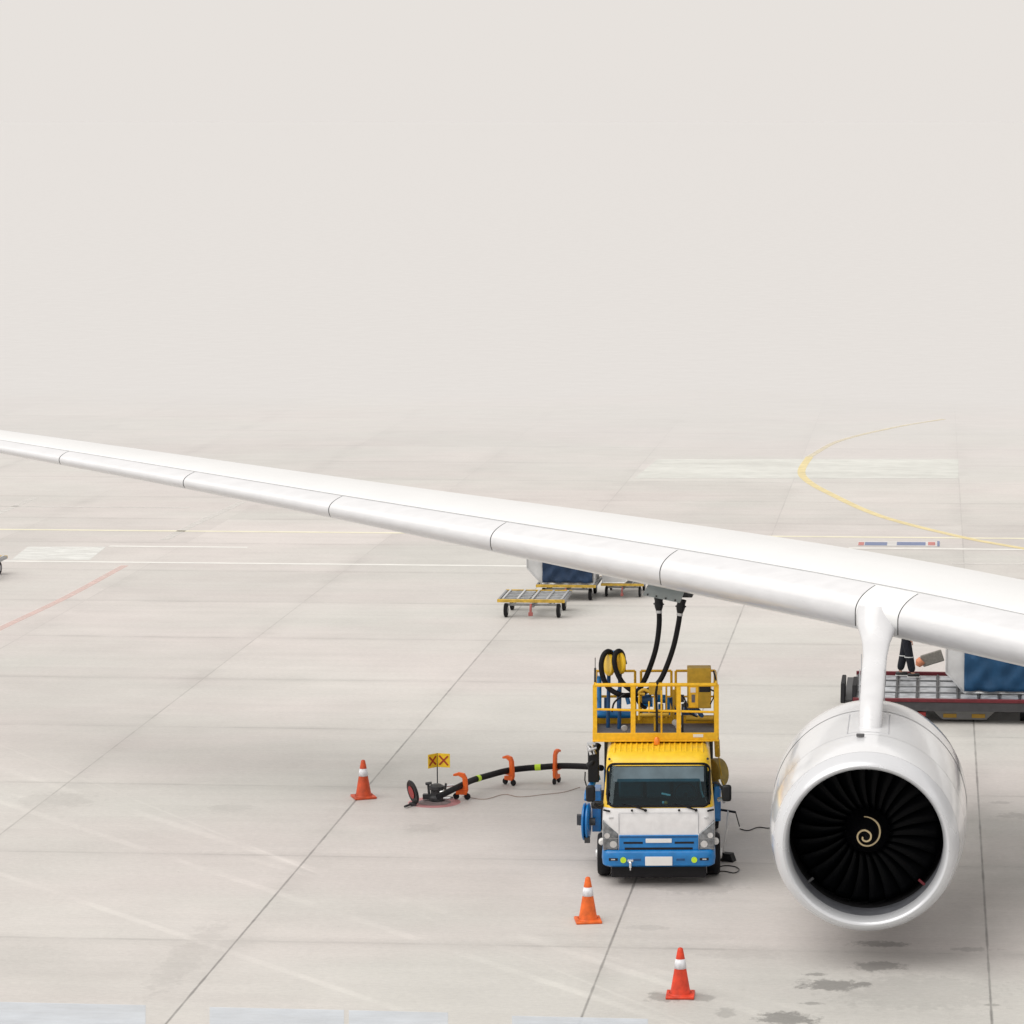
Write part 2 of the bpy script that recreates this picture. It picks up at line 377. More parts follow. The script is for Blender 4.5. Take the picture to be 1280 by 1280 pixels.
# slats: one shell per bay, 3.5 cm thick, gaps between; seam positions read off the photograph
def skw(X, u): return .62*u*(8.0+(X+.8)*.26)   # slats are cut square to the swept leading edge
def seamX(px):  # lateral position of leading edge at picture column px
    k = (px-1171)/4000*.995; Y = (53.3-.577*.8)/(1+.577*k); return k*Y
seams = [1600, 1127, 1073, 824, 607, 399, 211, 50, -140, -290]
for i in range(len(seams)-1):
    xa, xb = seamX(seams[i])-.009, seamX(seams[i+1])+.009
    if i == len(seams)-2: xb = -24.9
    if i == 0: xa = 8.2
    n_ = max(4, int(abs(xa-xb)/.4)); sx_ = [xa+(xb-xa)*k/n_ for k in range(n_+1)]
    q = 22
    us = [(SLAT_U-.003)*(1-k/q)**1.8 for k in range(q)]+[0]
    ls = [(SLAT_L)*((k+1)/8)**1.6 for k in range(8)]
    rr = []
    for x in sx_:
        rr.append([wingsec(x+skw(x, u), u, 1, 0) for u in us]+[wingsec(x, u, -1, 0) for u in ls])
    nn = len(rr[0]); vs = [p for r_ in rr for p in r_]
    fs = [(a*nn+k, a*nn+k+1, (a+1)*nn+k+1, (a+1)*nn+k) for a in range(n_) for k in range(nn-1)]
    # inner skin
    rr2 = [[wingsec(x+skw(x, u), u, 1, -.03) for u in us]+[wingsec(x, u, -1, -.03) for u in ls] for x in sx_]
    o_ = len(vs); vs += [p for r_ in rr2 for p in r_]
    fs += [(o_+a*nn+k, o_+(a+1)*nn+k, o_+(a+1)*nn+k+1, o_+a*nn+k+1) for a in range(n_) for k in range(nn-1)]
    for a in (0, n_): fs += [(a*nn+k, a*nn+k+1, o_+a*nn+k+1, o_+a*nn+k) for k in range(nn-1)]
    for k in (0, nn-1): fs += [(a*nn+k, (a+1)*nn+k, o_+(a+1)*nn+k, o_+a*nn+k) for a in range(n_)]
    MB().add(vs, fs).build('slat' if i != 1 else 'leading_edge_fairing', white_slat if i != 1 else white_wing, wing)
    # dark seal in the gap
    if i:
        xg = seamX(seams[i]); pth = [wingsec(xg+skw(xg, u), u, 1, -.014) for u in us]+[wingsec(xg, u, -1, -.012) for u in ls]
        MB().tube(pth, .009, 6).build('slat_seal', seam_dark, wing)
m = MB(); m.tube([wingsec(x, SLAT_U+.004, 1, -.005) for x in xs], .0065, 5); m.build('slat_trailing_gap', mat('seam_pale', (.56, .57, .58), .6), wing)
# spoiler / flap panel seam lines on the upper surface
m = MB()
for uu in (.62, .78):
    m.tube([wingsec(x, uu, 1, -.004) for x in xs[8:60]], .008, 4)
m.build('panel_seam', seam_grey, wing)
fus = MB().lathe([(.02, -27), (.9, -26.3), (1.7, -24.8), (2.4, -22), (2.75, -18.5), (2.82, -15), (2.82, 20), (2.5, 28), (1.6, 37), (.4, 43)], (8.9+.98, 3, 5.0), 'y', 48, True).build('fuselage', white_wing, plane)
# underside fuelling panel and its open door
def W(px, py, Y): return D(px, py, Y)-base
pd = [W(812, 728, 57.4), W(856, 739, 57.1), W(850, 754, 56.9), W(803, 744, 57.2)]
mdoor = MB(); off = Vector((0, .03, .01))
mdoor.add(pd+[p+off for p in pd], [(0, 1, 2, 3), (7, 6, 5, 4), (0, 4, 5, 1), (1, 5, 6, 2), (2, 6, 7, 3), (3, 7, 4, 0)])
door = mdoor.build('fuel_panel_door', panel_g, plane, bevel=.006)
for t_ in (.12, .35, .6, .85):
    p = pd[3].lerp(pd[2], t_)+(pd[0]-pd[3])*.12; MB().box(p+Vector((0, -.006, 0)), (.03, .02, .04)).build('latch', dark_metal, door)
m = MB(); m.box(W(826, 736, 57.6), (.5, .5, .12)); m.box(W(853, 741, 57.6), (.4, .4, .12)); m.build('fuel_port', dark_metal, plane, bevel=.02)

# engine
ec = D(1082, 1058, 49.4)-base   # centre of the inlet lip
def scarf(v):
    a = v.y; k = .10*max(0, 1-max(a, 0)/1.4); return Vector((v.x, v.y-k*v.z, v.z))
def nac(prof, name, m_, parent, seg=96, caps=False):
    return MB().lathe([(r_*1.035, a) for a, r_ in prof], ec, 'y', seg, caps, fn=scarf).build(name, m_, parent)
eng = thing('engine', None, None); eng.parent = plane
eng.location = (0, 0, 0)
def lip_prof():
    out = []
    pin = [(.32, 1.18), (.2, 1.183), (.11, 1.195), (.05, 1.215), (.012, 1.24), (0, 1.265), (.012, 1.29), (.05, 1.325), (.11, 1.358), (.2, 1.392), (.32, 1.423)]
    return pin
nac(lip_prof(), 'inlet_lip', lip_metal, eng)
outer = [(.324, 1.424), (.5, 1.455), (.8, 1.492), (1.15, 1.518)]
nac(outer, 'inlet_cowl', white_engine, eng)
fanc = [(1.156, 1.519), (1.6, 1.540), (2.1, 1.555), (2.6, 1.56), (3.0, 1.56)]
cowl = nac(fanc, 'fan_cowl', white_engine, eng)
rev = [(3.006, 1.565), (3.6, 1.575), (4.1, 1.54), (4.7, 1.40), (5.2, 1.24), (5.22, 1.22), (4.6, 1.16), (3.4, 1.1)]
nac(rev, 'reverser_cowl', white_engine, eng)
nac([(1.12, 1.512), (1.19, 1.512)], 'cowl_seam', seam_grey, eng); nac([(2.97, 1.558), (3.05, 1.558)], 'cowl_seam', seam_grey, eng)
nac([(.318, 1.414), (.33, 1.415)], 'cowl_seam', seam_grey, eng)
nac([(.32, 1.178), (.55, 1.18), (.85, 1.2), (1.02, 1.215)], 'inlet_liner', liner, eng)
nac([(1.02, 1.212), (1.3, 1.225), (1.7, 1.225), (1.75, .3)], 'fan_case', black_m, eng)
nac([(3.4, .82), (4.6, .80), (5.6, .60), (6.0, .5)], 'core_cowl', grey_metal, eng); nac([(5.4, .42), (6.3, .3), (6.9, .04)], 'exhaust_cone', grey_metal, eng, caps=True)
# fan
fc = ec+Vector((0, 1.25, 0))
hub = MB()
hub.lathe([(.012, -.62), (.12, -.53), (.26, -.34), (.36, -.12), (.40, .05), (.40, .3)], fc, 'y', 40, True)
hub = hub.build('spinner', spinner_m, eng)
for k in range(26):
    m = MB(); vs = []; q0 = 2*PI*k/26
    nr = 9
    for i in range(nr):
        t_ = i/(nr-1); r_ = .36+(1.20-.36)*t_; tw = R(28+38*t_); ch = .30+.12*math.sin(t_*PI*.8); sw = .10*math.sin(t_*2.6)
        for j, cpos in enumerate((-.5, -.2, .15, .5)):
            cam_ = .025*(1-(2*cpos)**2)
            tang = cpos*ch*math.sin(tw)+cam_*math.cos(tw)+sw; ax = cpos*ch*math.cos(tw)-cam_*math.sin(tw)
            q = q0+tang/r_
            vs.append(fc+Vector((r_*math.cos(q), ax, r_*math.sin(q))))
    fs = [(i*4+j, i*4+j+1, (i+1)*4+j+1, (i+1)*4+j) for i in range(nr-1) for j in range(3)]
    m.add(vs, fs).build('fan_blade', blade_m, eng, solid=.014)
sp = []
AR = [(100, .275), (45, .245), (0, .205), (-50, .175), (-110, .165), (-180, .145), (-235, .115), (-290, .085), (-360, .07), (-430, .07), (-500, .075), (-540, .06)]
for i in range(80):
    a_ = 100-640*i/79; r_ = interp(a_, [q[0] for q in AR], [q[1] for q in AR]); q = R(a_)
    prof = [(.012, -.62), (.12, -.53), (.26, -.34), (.36, -.12)]
    h_ = interp(r_, [p[0] for p in prof], [p[1] for p in prof])-.010
    sp.append((fc+Vector((r_*math.cos(q), h_, r_*math.sin(q))), .016 if i > 6 else .008+.0013*i))
MB().tube([p[0] for p in sp], [p[1] for p in sp], 8).build('spiral_mark', spiral_m, hub)
# small fittings
m = MB(); q = D(1075.5, 919, 50.35)-base; m.box(q, (.13, .06, .05)); m.build('drain_vent', seam_dark, eng, bevel=.01)
for sx_, m_ in ((-.93, dark_metal), (.93, red_rail)):
    m = MB(); z_ = -math.sqrt(1.17**2-.93**2); m.tube([ec+Vector((sx_, .45, z_)), ec+Vector((sx_*.9, .43, z_*.88))], .022, 8); m.build('inlet_probe', m_, eng)
# pylon
secs = [(3.41, 50.75, .17, 55.6), (3.80, 51.0, .185, 55.8), (4.1, 51.45, .195, 56), (4.4, 52.0, .20, 56.3), (4.6, 52.45, .205, 56.6), (4.75, 52.75, .235, 57), (4.86, 52.93, .285, 57.3), (5.0, 53.12, .355, 57.4), (5.3, 53.4, .40, 57.5)]
vs = []; N = 26
for (z_, yf, w_, yr) in secs:
    cx = interp(yf, [50.7, 53.4], [D(1087, 900, 51).x, D(1097, 790, 53.2).x])
    for k in range(N):
        q = 2*PI*k/N; c_, s_ = math.cos(q), math.sin(q)
        nose = max(w_*1.1, .2)
        # superellipse-like: round nose, straight flanks, tapered tail
        yv = yf+nose*(1-c_) if c_ > 0 else yf+nose+(-c_)**.9*(yr-yf-nose)
        xv = w_*s_*(1 if c_ > 0 else max(0.03, 1-.6*(-c_)))
        vs.append(Vector((cx+xv, yv, z_))-base)
fs = [(i*N+k, i*N+(k+1) % N, (i+1)*N+(k+1) % N, (i+1)*N+k) for i in range(len(secs)-1) for k in range(N)]+[tuple(range(N)), tuple(range((len(secs)-1)*N, len(secs)*N))]
pyl_ = MB().add(vs, fs).build('pylon', mat('pylon_paint', (.69, .70, .725), .25, var=.05, scale=2.5, coat=.3), plane)
for z0_, z1_, y_ in ((3.95, 4.45, 52.0), (4.0, 4.5, 53.2)):
    for s_ in (-1, 1):
        x_ = D(1090, 850, 52).x-base.x+s_*.205; MB().tube([(x_, y_-base.y, z0_), (x_, y_-base.y+.15, z1_)], .008, 4).build('panel_seam', seam_grey, pyl_)
m = MB(); m.tube([ec+Vector((1.62*math.sin(R(a_)), 2.2, 1.62*math.cos(R(a_))))*1 for a_ in ()] or [ec+Vector((0, 1.9, 1.60)), ec+Vector((0, 2.5, 1.612))], .006, 4); m.build('panel_seam', seam_grey, eng)
# pylon base fairing plates on the cowl
m = MB()
for s_ in (-1, 1):
    p0 = []
    for a_ in (1.3, 1.6, 2.0, 2.4, 2.8):
        x_ = .33*s_; r_ = 1.035*interp(a_, [o_[0] for o_ in outer+fanc], [o_[1] for o_ in outer+fanc])+.0
        p0.append(ec+Vector((x_, a_, math.sqrt(r_*r_-x_*x_)+.002)))
    m.tube(p0, .008, 5)
r_ = 1.578; m.tube([ec+Vector((x_, 1.3, math.sqrt(r_*r_-x_*x_)+.002)) for x_ in (-.33, -.15, 0, .15, .33)], .008, 5)
m.build('access_panel_seam', seam_grey, eng)

# ---------------------------------------------------------------- fuelling truck
TO = D(823.5, 1092, 55.1); TO.z = 0; TR = R(4.9)
truck = thing('fuelling_truck', 'white, blue and yellow hydrant fuelling truck with raised railed work platform under the wing', 'truck', TO, TR)
_inv = (Matrix.Translation(TO) @ Matrix.Rotation(TR, 4, 'Z')).inverted()
def TL(px, py, Y): return _inv @ D(px, py, Y-1.0)
def plan(hw, fy, ry, r, nf=16):
    """half plan outline rear-left -> front -> rear-right"""
    pts = []
    for k in range(7): pts.append((-hw, ry+(fy+r-ry)*k/6))
    for k in range(1, 7):
        q = PI/2*k/6; pts.append((-hw+r-r*math.cos(q), fy+r-r*math.sin(q)))
    for k in range(1, nf): pts.append((-hw+r+(2*hw-2*r)*k/nf, fy))
    for k in range(0, 7):
        q = PI/2*k/6; pts.append((hw-r+r*math.sin(q), fy+r-r*math.cos(q)))
    for k in range(1, 7): pts.append((hw, fy+r+(ry-fy-r)*k/6))
    return pts
def loft(levels, keep=lambda c: True, close=True, bottom=False, top=False):
    m = MB(); rows = []
    for (z_, hw, fy, r_) in levels: rows.append([Vector((x, y, z_)) for x, y in plan(hw, fy, 1.95, r_)])
    n_ = len(rows[0]); vs = [p for r_ in rows for p in r_]; fs = []
    for i in range(len(rows)-1):
        for k in range(n_ if close else n_-1):
            f = (i*n_+k, i*n_+(k+1) % n_, (i+1)*n_+(k+1) % n_, (i+1)*n_+k)
            c = sum((vs[j] for j in f), Vector())/4
            if keep(c): fs.append(f)
    if bottom: fs.append(tuple(range(n_)))
    if top: fs.append(tuple(range((len(rows)-1)*n_, len(rows)*n_)))
    return m.add(vs, fs)
lower = [(.50, .96, .02, .14), (.66, .985, .0, .16), (.9, .995, -.004, .17), (1.15, .995, 0, .18), (1.32, .99, .012, .2), (1.405, .985, .045, .22)]
cab = loft(lower, bottom=True).build('cab', cab_white, truck)
upl = [(1.406, .983, .047, .22), (1.45, .98, .07, .22), (1.6, .965, .135, .22), (1.8, .95, .225, .22), (2.0, .935, .315, .22), (2.10, .93, .36, .22), (2.17, .925, .40, .22), (2.24, .91, .47, .22), (2.30, .88, .58, .22), (2.335, .82, .74, .22)]
def isws(c): return 1.45 < c.z < 2.09 and abs(c.x) < .80+.06*(c.z < 2) and c.y < .6
def issw(c): return 1.45 < c.z < 2.0 and abs(c.x) > .85 and .45 < c.y < 1.5
def cornerws(c): return 1.45 < c.z < 2.09 and c.y < .42 and abs(c.x) < .915
up = loft(upl, lambda c: not (isws(c) or issw(c) or cornerws(c)), top=True).build('cab_roof', yellow, cab)
loft(upl, lambda c: isws(c) or cornerws(c)).build('windscreen', glass, cab)
for s_ in (-1, 1): loft(upl, lambda c: issw(c) and not cornerws(c) and c.x*s_ > 0).build('side_window', glass, cab)
# roof ribs
m = MB()
for k in range(-8, 9):
    m.tube([(k*.098, .585, 2.290), (k*.098, .64, 2.309), (k*.098, .76, 2.331), (k*.098, 1.9, 2.332)], [.006, .020, .022, .022], 8)
m.build('roof_rib', yellow, up)
# windscreen rubber
def wsy(z_): return interp(z_, [l[0] for l in upl], [l[2] for l in upl])
def seal(w, z0, z1, r_, dy=-.006):
    pts = []; 
    cor = [(w-r_, z0+r_, -90), (w-r_, z1-r_, 0), (-w+r_, z1-r_, 90), (-w+r_, z0+r_, 180)]
    for cx_, cz_, a0 in cor:
        for k in range(7):
            q = R(a0+90*k/6); x_ = cx_+r_*math.cos(q); z_ = cz_+r_*math.sin(q)
            hw_ = interp(z_, [l[0] for l in upl], [l[1] for l in upl])
            bend = max(0, abs(x_)-(hw_-.22)); yb = .22-math.sqrt(max(0, .22**2-min(bend, .219)**2))
            pts.append(Vector((x_, wsy(z_)+yb+dy, z_)))
    pts.append(pts[0]); return pts
MB().tube(seal(.905, 1.435, 2.13, .13), .022, 6).build('windscreen_seal', rubber, cab)
# interior
m = MB(); m.span(-.9, .9, .25, 1.9, 1.0, 1.30); m.span(-.88, .88, .12, .45, 1.3, 1.44); m.build('dashboard', plastic_b, cab, bevel=.03)
m = MB(); m.add([(-.80, .245, 1.84), (.80, .245, 1.84), (.80, .345, 2.085), (-.80, .345, 2.085), (-.80, .265, 1.84), (.80, .265, 1.84), (.80, .365, 2.085), (-.80, .365, 2.085)], [(0, 1, 2, 3), (7, 6, 5, 4), (0, 4, 5, 1), (1, 5, 6, 2), (2, 6, 7, 3), (3, 7, 4, 0)]); m.build('sky_reflection_strip', mat('reflection_strip', (.11, .16, .19), .6, var=.35, scale=2.2), cab)  # grey-blue strip added behind the glass to paint the sky's reflection
for x_ in (-.5, .0, .48):
    m = MB(); m.box((x_, 1.35, 1.62), (.44, .14, .62), Matrix.Rotation(R(-10), 3, 'X')); m.box((x_, 1.42, 1.97), (.24, .1, .14)); m.build('seat', seat_m, cab, bevel=.05)
m = MB(); m.span(-.9, .9, 1.86, 1.93, 1.3, 2.25); m.build('cab_rear_wall', seat_m, cab)
m = MB(); m.span(-.75, .75, 1.84, 1.858, 1.86, 2.16); m.build('added_pale_panel', mat('painted_window_light', (.30, .36, .38), .4), cab)  # opaque pale panel added to brighten the upper cab, window light painted in
m = MB(); m.tube([(.48+.19*math.cos(2*PI*k/24), .72+.06*math.sin(2*PI*k/24), 1.52+.17*math.sin(2*PI*k/24)) for k in range(25)], .015, 6); m.tube([(.48, .72, 1.52), (.48, .5, 1.4)], .03, 8); m.build('steering_wheel', plastic_b, cab)
m = MB(); m.tube([(.80, 1.5, 2.05), (.72, 1.2, 1.75), (.76, 1.0, 1.5), (.8, .95, 1.4)], .018, 6); m.build('seat_belt', light_metal, cab)
m = MB(); m.span(.06, .10, .16, .2, 1.455, 1.50); m.build('dash_ornament', plate_m, cab, bevel=.01)
m = MB(); m.lathe([(.03, 0), (.034, .03), (.02, .055)], (.13, .18, 1.45), 'z', 12, True); m.build('dash_ornament', amber, cab)
def wsbox(x0, x1, z0, z1): # small flat thing stuck just inside the windscreen
    y0, y1 = wsy(z0)+.012, wsy(z1)+.012
    return MB().add([(x0, y0, z0), (x1, y0, z0), (x1, y1, z1), (x0, y1, z1), (x0, y0+.004, z0), (x1, y0+.004, z0), (x1, y1+.004, z1), (x0, y1+.004, z1)], [(0, 1, 2, 3), (7, 6, 5, 4), (0, 4, 5, 1), (1, 5, 6, 2), (2, 6, 7, 3), (3, 7, 4, 0)])
wsbox(.74, .80, 1.93, 2.03).build('windscreen_sticker', plate_m, cab)
wsbox(-.40, -.25, 2.0, 2.03).build('windscreen_sticker', ochre, cab); wsbox(-.12, .04, 1.99, 2.02).build('windscreen_sticker', lens_m, cab)
m = MB(); m.box((.13, .3, 1.60), (.16, .02, .03), Matrix.Rotation(R(12), 3, 'Y')); m.build('paper_note', plate_m, cab)
for x_ in (-.23, .66):
    m = MB(); m.tube([(x_-.02, -.0, 1.385), (x_-.28, .055, 1.46)], [.016, .009], 6); m.lathe([(.026, -.012), (.026, .012)], (x_, .0, 1.375), 'y', 12, True)
    m.tube([(x_-.1, .022, 1.42), (x_-.42, .085, 1.475)], .008, 5)
    m.build('wiper', rubber, cab)
for x_ in (-.47, .36):
    m = MB(); m.lathe([(.020, -.012), (.020, .012)], (x_, .0, 1.375), 'y', 12, True); m.build('washer_nozzle', rubber, cab)
for s_ in (-1, 1):
    m = MB(); m.tube([(s_*.86, 0, 1.36), (s_*.97, .05, 1.375)], .018, 6); m.build('grab_handle', rubber, cab)
    m = MB(); m.span(s_*.84-.04, s_*.84+.04, -.008, .02, 1.23, 1.26); m.build('side_indicator', light_metal, cab, bevel=.005)
    m = MB(); m.lathe([(.022, -.01), (.02, .02)], (s_*.87, .43, 2.21), 'y', 12, True); m.build('clearance_lamp', dark_metal, cab)
    # headlight cluster
    poly = [(.71, .665), (.71, .955), (.985, 1.19), (.985, .665)]
    m = MB(); m.prism([(s_*x_, z_) for x_, z_ in poly], -.022, .25); hl = m.build('headlight', lens_m, truck, bevel=.02)
    m = MB(); m.lathe([(.062, -.005), (.058, .0), (.035, .012), (.012, .018)], (s_*.80, -.032, .775), 'y', 20, True); m.lathe([(.05, -.005), (.03, .01)], (s_*.91, -.032, .93), 'y', 18, True); m.build('lamp_reflector', chrome, hl)
    m = MB(); m.span(s_*.715, s_*.98, -.026, 0, .872, .882); m.build('lamp_divider', grey_metal, hl)
    m = MB(); m.lathe([(.035, -.01), (.06, .02), (.06, .08)], (s_*1.005, .12, .78), 'y', 16, True); m.build('turn_signal', plate_m, truck)
# seam of the front panel
m = MB()
for s_ in (-1, 1): m.tube([(s_*.70, -.006, .96), (s_*.70, -.006, 1.32)], .005, 4)
m.tube([(-.70, -.006, 1.33), (.70, -.006, 1.33)], .004, 4); m.build('panel_seam', seam_grey, cab)
# grille
m = MB(); m.span(-.70, .70, -.03, .05, .665, .935); gr = m.build('grille', blue, truck, bevel=.012)
m = MB()
for z_ in (.80,): 
    m.span(-.62, -.28, -.034, -.02, z_-.018, z_+.018); m.span(.28, .62, -.034, -.02, z_-.018, z_+.018)
m.span(-.60, .60, -.034, -.02, .676, .715); m.build('grille_slot', black_m, gr)
m = MB(); m.span(-.23, .23, -.045, -.028, .80, .875); m.build('grille_badge', plate_m, gr, bevel=.006)
m = MB(); m.span(-.68, .68, -.036, -.028, .895, .915); m.build('grille_bar', blue_dark, gr)
# bumper
bl = [(.365, .95, -.02, .15), (.40, .99, -.07, .17), (.52, 1.005, -.09, .18), (.62, 1.0, -.085, .18), (.675, .985, -.05, .17)]
m = loft(bl, lambda c: c.y < .75, close=False)
bp_ = m.build('bumper', blue, truck, solid=.04)
m = MB(); m.span(-.24, .24, -.112, -.09, .405, .565); m.build('licence_plate', plate_m, bp_, bevel=.006)
for s_ in (-1, 1):
    m = MB(); m.span(s_*.72, s_*.88, -.092, -.08, .49, .54); m.build('fog_lamp_slot', black_m, bp_, bevel=.01)
    m = MB(); m.span(s_*.31, s_*.46, -.094, -.08, .49, .53); m.build('bumper_slot', blue_dark, bp_, bevel=.01)
    m = MB(); m.lathe([(.052, -.012), (.052, .012)], (s_*.625, -.095, .505), 'y', 24, True); m.build('round_marker', lime, bp_)
    m = MB(); m.span(s_*.77, s_*.84, -.097, -.088, .505, .527); m.build('fog_lamp', chrome, bp_)
m = MB(); m.tube([(-.53, -.1, .50), (-.50, -.15, .46), (-.50, -.16, .38)], .022, 8); m.tube([(-.55, -.12, .50), (-.45, -.12, .50)], .026, 8); m.tube([(-.50, -.14, .38), (-.50, -.12, .33)], .012, 6); m.build('tow_hook', chrome, bp_)
# chassis
m = MB()
for s_ in (-1, 1): m.span(s_*.35, s_*.43, .3, 8.2, .58, .78)
for y_ in (.5, 1.6, 2.8, 3.9, 5.0, 6.5, 8.1): m.span(-.35, .35, y_, y_+.1, .6, .76)
m.span(-.7, .7, .35, 1.9, .34, .60); m.build('chassis', dark_metal, truck)
m = MB(); m.span(-.84, .84, .12, .9, .14, .44); m.build('under_truck_shade', black_m, truck, bevel=.02)  # black box added under the cab, standing for the shade there
def wheel(x_, y_, dual=False):
    s_ = 1 if x_ > 0 else -1
    w = .24 if not dual else .46; Rr = .38
    prof = [(.20, -w/2+.02), (.30, -w/2), (Rr-.03, -w/2+.01), (Rr, -w/2+.05), (Rr, w/2-.05), (Rr-.03, w/2-.01), (.30, w/2), (.20, w/2-.02)]
    t_ = MB().lathe(prof, (x_, y_, Rr), 'x', 36, True).build('wheel', rubber, truck)
    MB().lathe([(.205, 0), (.19, .02*s_), (.1, -.0*s_), (.09, .05*s_), (.02, .06*s_)], (x_+s_*(w/2-.02), y_, Rr), 'x', 28, True).build('rim', light_metal, t_)
for x_ in (-.98, .98): wheel(x_, .95); wheel(x_*.93, 4.6, True)
# mirrors
for s_ in (-1, 1):
    m = MB(); m.box((s_*1.20, .10, 1.66), (.17, .10, .30)); mr_ = m.build('side_mirror', plastic_b, truck, bevel=.045)
    m = MB(); m.tube(smoothpath([(s_*.97, .25, 1.42), (s_*1.05, .17, 1.40), (s_*1.15, .13, 1.47)] if s_ < 0 else [(.96, .3, 1.8), (1.05, .18, 1.82), (1.13, .14, 1.72)]), .022 if s_ > 0 else .035, 8); m.build('mirror_arm', plastic_b, mr_)
# body behind the cab (mostly hidden): deck and pipework
m = MB(); m.span(-1.0, 1.0, 2.05, 8.4, .82, .95); m.span(-1.0, 1.0, 2.05, 2.15, .95, 1.7); m.build('body_deck', blue, truck, bevel=.015)
m = MB(); m.lathe([(.05, -.85), (.30, -.75), (.34, -.6), (.34, .6), (.30, .75), (.05, .85)], (-.25, 4.2, 1.68), 'y', 28, True); m.lathe([(.1, -.3), (.36, -.22), (.36, .22), (.1, .3)], (.62, 3.2, 1.6), 'z', 28, True)
m.build('filter_vessel', blue, truck)
m = MB()
for pts in ([(-.8, 3.0, 1.0), (-.8, 3.0, 2.2), (-.4, 3.0, 2.24), (.35, 3.1, 2.22), (.5, 3.2, 1.6)], [(-.5, 3.5, 1.0), (-.5, 3.5, 2.05), (.2, 3.6, 2.05), (.3, 5.0, 2.0)], [(.8, 4.0, 1.0), (.8, 4.0, 1.8), (.6, 5.6, 1.9)]):
    m.tube(smoothpath(pts, 6), .07, 10)
m.build('pipework', blue_dark, truck)
m = MB(); m.tube([TL(748, 893, 60.0), TL(789, 893, 60.0)], .11, 14); m.build('air_tank', blue, truck)
m = MB(); m.tube([TL(799, 877, 59.5), TL(816, 877, 59.5)], .10, 12); m.build('pump_body', blue, truck); m = MB(); m.tube([TL(827, 875, 59.5), TL(838, 875, 59.5)], .06, 12); m.tube([TL(835, 872, 59.5), TL(835, 899, 59.5)], .06, 10); m.build('pipe_flange', blue, truck)
m = MB(); a_, b_, c_ = TL(852, 899, 59.6), TL(872, 899, 59.6), TL(856, 882, 59.6)
m.prism([(a_.x, a_.z-.3), (b_.x, b_.z-.3), (b_.x, b_.z), (c_.x+.1, c_.z), (c_.x, c_.z), (a_.x, a_.z)], a_.y, a_.y+.5); m.build('hose_tray', blue_dark, truck, bevel=.01)
# lift posts under the platform
for s_ in (-1, 1):
    MB().box((s_*.75, 2.35, 1.6), (.1, .12, 1.5)).build('lift_post', dark_metal, truck); MB().box((s_*.95, 2.1, 1.75), (.08, .1, 1.1)).build('lift_post', dark_metal, truck)
for s_ in (-1, 1):
    m = MB(); m.tube([(s_*.60, 2.1, 1.0), (s_*.60, 2.6, 2.3)], .04, 8); m.tube([(s_*.60, 2.6, 1.0), (s_*.60, 2.1, 2.3)], .04, 8); m.build('scissor_arm', dark_metal, truck)
# platform
PXc = -.05; PF, PRr = 1.22, 2.62; ZD = 2.43; hw = 1.115
m = MB(); m.span(PXc-hw, PXc+hw, PF, PRr, ZD-.06, ZD); pf = m.build('platform_deck', deck_grey, truck)
m = MB(); m.span(PXc-hw-.003, PXc+hw+.003, PF-.025, PF, ZD-.03, ZD+.10); m.span(PXc-hw-.02, PXc+hw+.02, PF-.04, PF+.06, ZD-.06, ZD-.03)
m.span(PXc-hw, PXc+hw, PRr, PRr+.02, ZD-.04, ZD+.15)
for s_ in (-1, 1): m.span(PXc+s_*hw, PXc+s_*(hw+.02), PF+.001, PRr, ZD-.04, ZD+.15)
m.build('toe_board', yellow_rail, pf, bevel=.006)
m = MB(); m.span(.62, .80, PF-.034, PF-.026, ZD+.02, ZD+.075); m.build('decal', plate_m, pf)
def rail(name, y_, posts, th, spans, gap=False):
    m = MB()
    for x_ in posts: m.tube([(x_, y_, ZD-.02), (x_, y_, 3.40)], th, 10)
    for (x0, x1) in spans:
        m.tube([(x0, y_, 3.40), (x1, y_, 3.40)], th*.95, 10); m.tube([(x0, y_, 2.96), (x1, y_, 2.90)], th*.75, 8)
    return m.build(name, yellow_rail, pf)
fx = lambda u: (730+u*.1484-820)/69.8-.05
gx = lambda u: (730+u*.1484-820)/68.2-.05
m = MB()
xa, xb = PXc-1.09, PXc+1.09
for x_, w_ in ((xa, .075), (fx(415), .085), (fx(800), .08), (xb, .085)): m.span(x_-w_/2, x_+w_/2, PF-.02, PF+.03, ZD+.02, 3.40)
m.tube([(fx(655), PF, ZD), (fx(655), PF, 3.3)], .018, 8); m.tube([(fx(550), PF, 2.9), (fx(550), PF, 3.1)], .014, 8)
m.tube([(xa, PF, 3.40), (xb, PF, 3.40)], .034, 10); m.tube([(xa, PF, 2.96), (xb, PF, 2.90)], .022, 8)
m.build('front_railing', yellow_rail, pf)
m = MB(); y_ = PRr
for grp in ((gx(105), gx(432)), (gx(482), gx(738)), (gx(775), gx(1105))):
    for x_ in grp: m.tube([(x_, y_, ZD), (x_, y_, 3.41)], .024, 8)
    m.tube([(grp[0], y_, 3.41), (grp[1], y_, 3.41)], .024, 8); m.tube([(grp[0], y_, 2.93), (grp[1], y_, 2.93)], .018, 8)
m.tube([(gx(482), y_, 2.56), (gx(738), y_, 2.56)], .018, 8)
m.build('rear_railing', yellow_rail, pf)
for s_ in (-1, 1):
    x_ = PXc+s_*1.09; m = MB()
    m.tube([(x_, PF+.05, 3.40), (x_, PRr, 3.40)], .025, 8); m.tube([(x_, PF+.05, 2.96), (x_, PRr, 2.96)], .018, 8); m.tube([(x_, 1.95, ZD), (x_, 1.95, 3.40)], .02, 8)
    m.build('side_railing', yellow_rail, pf)
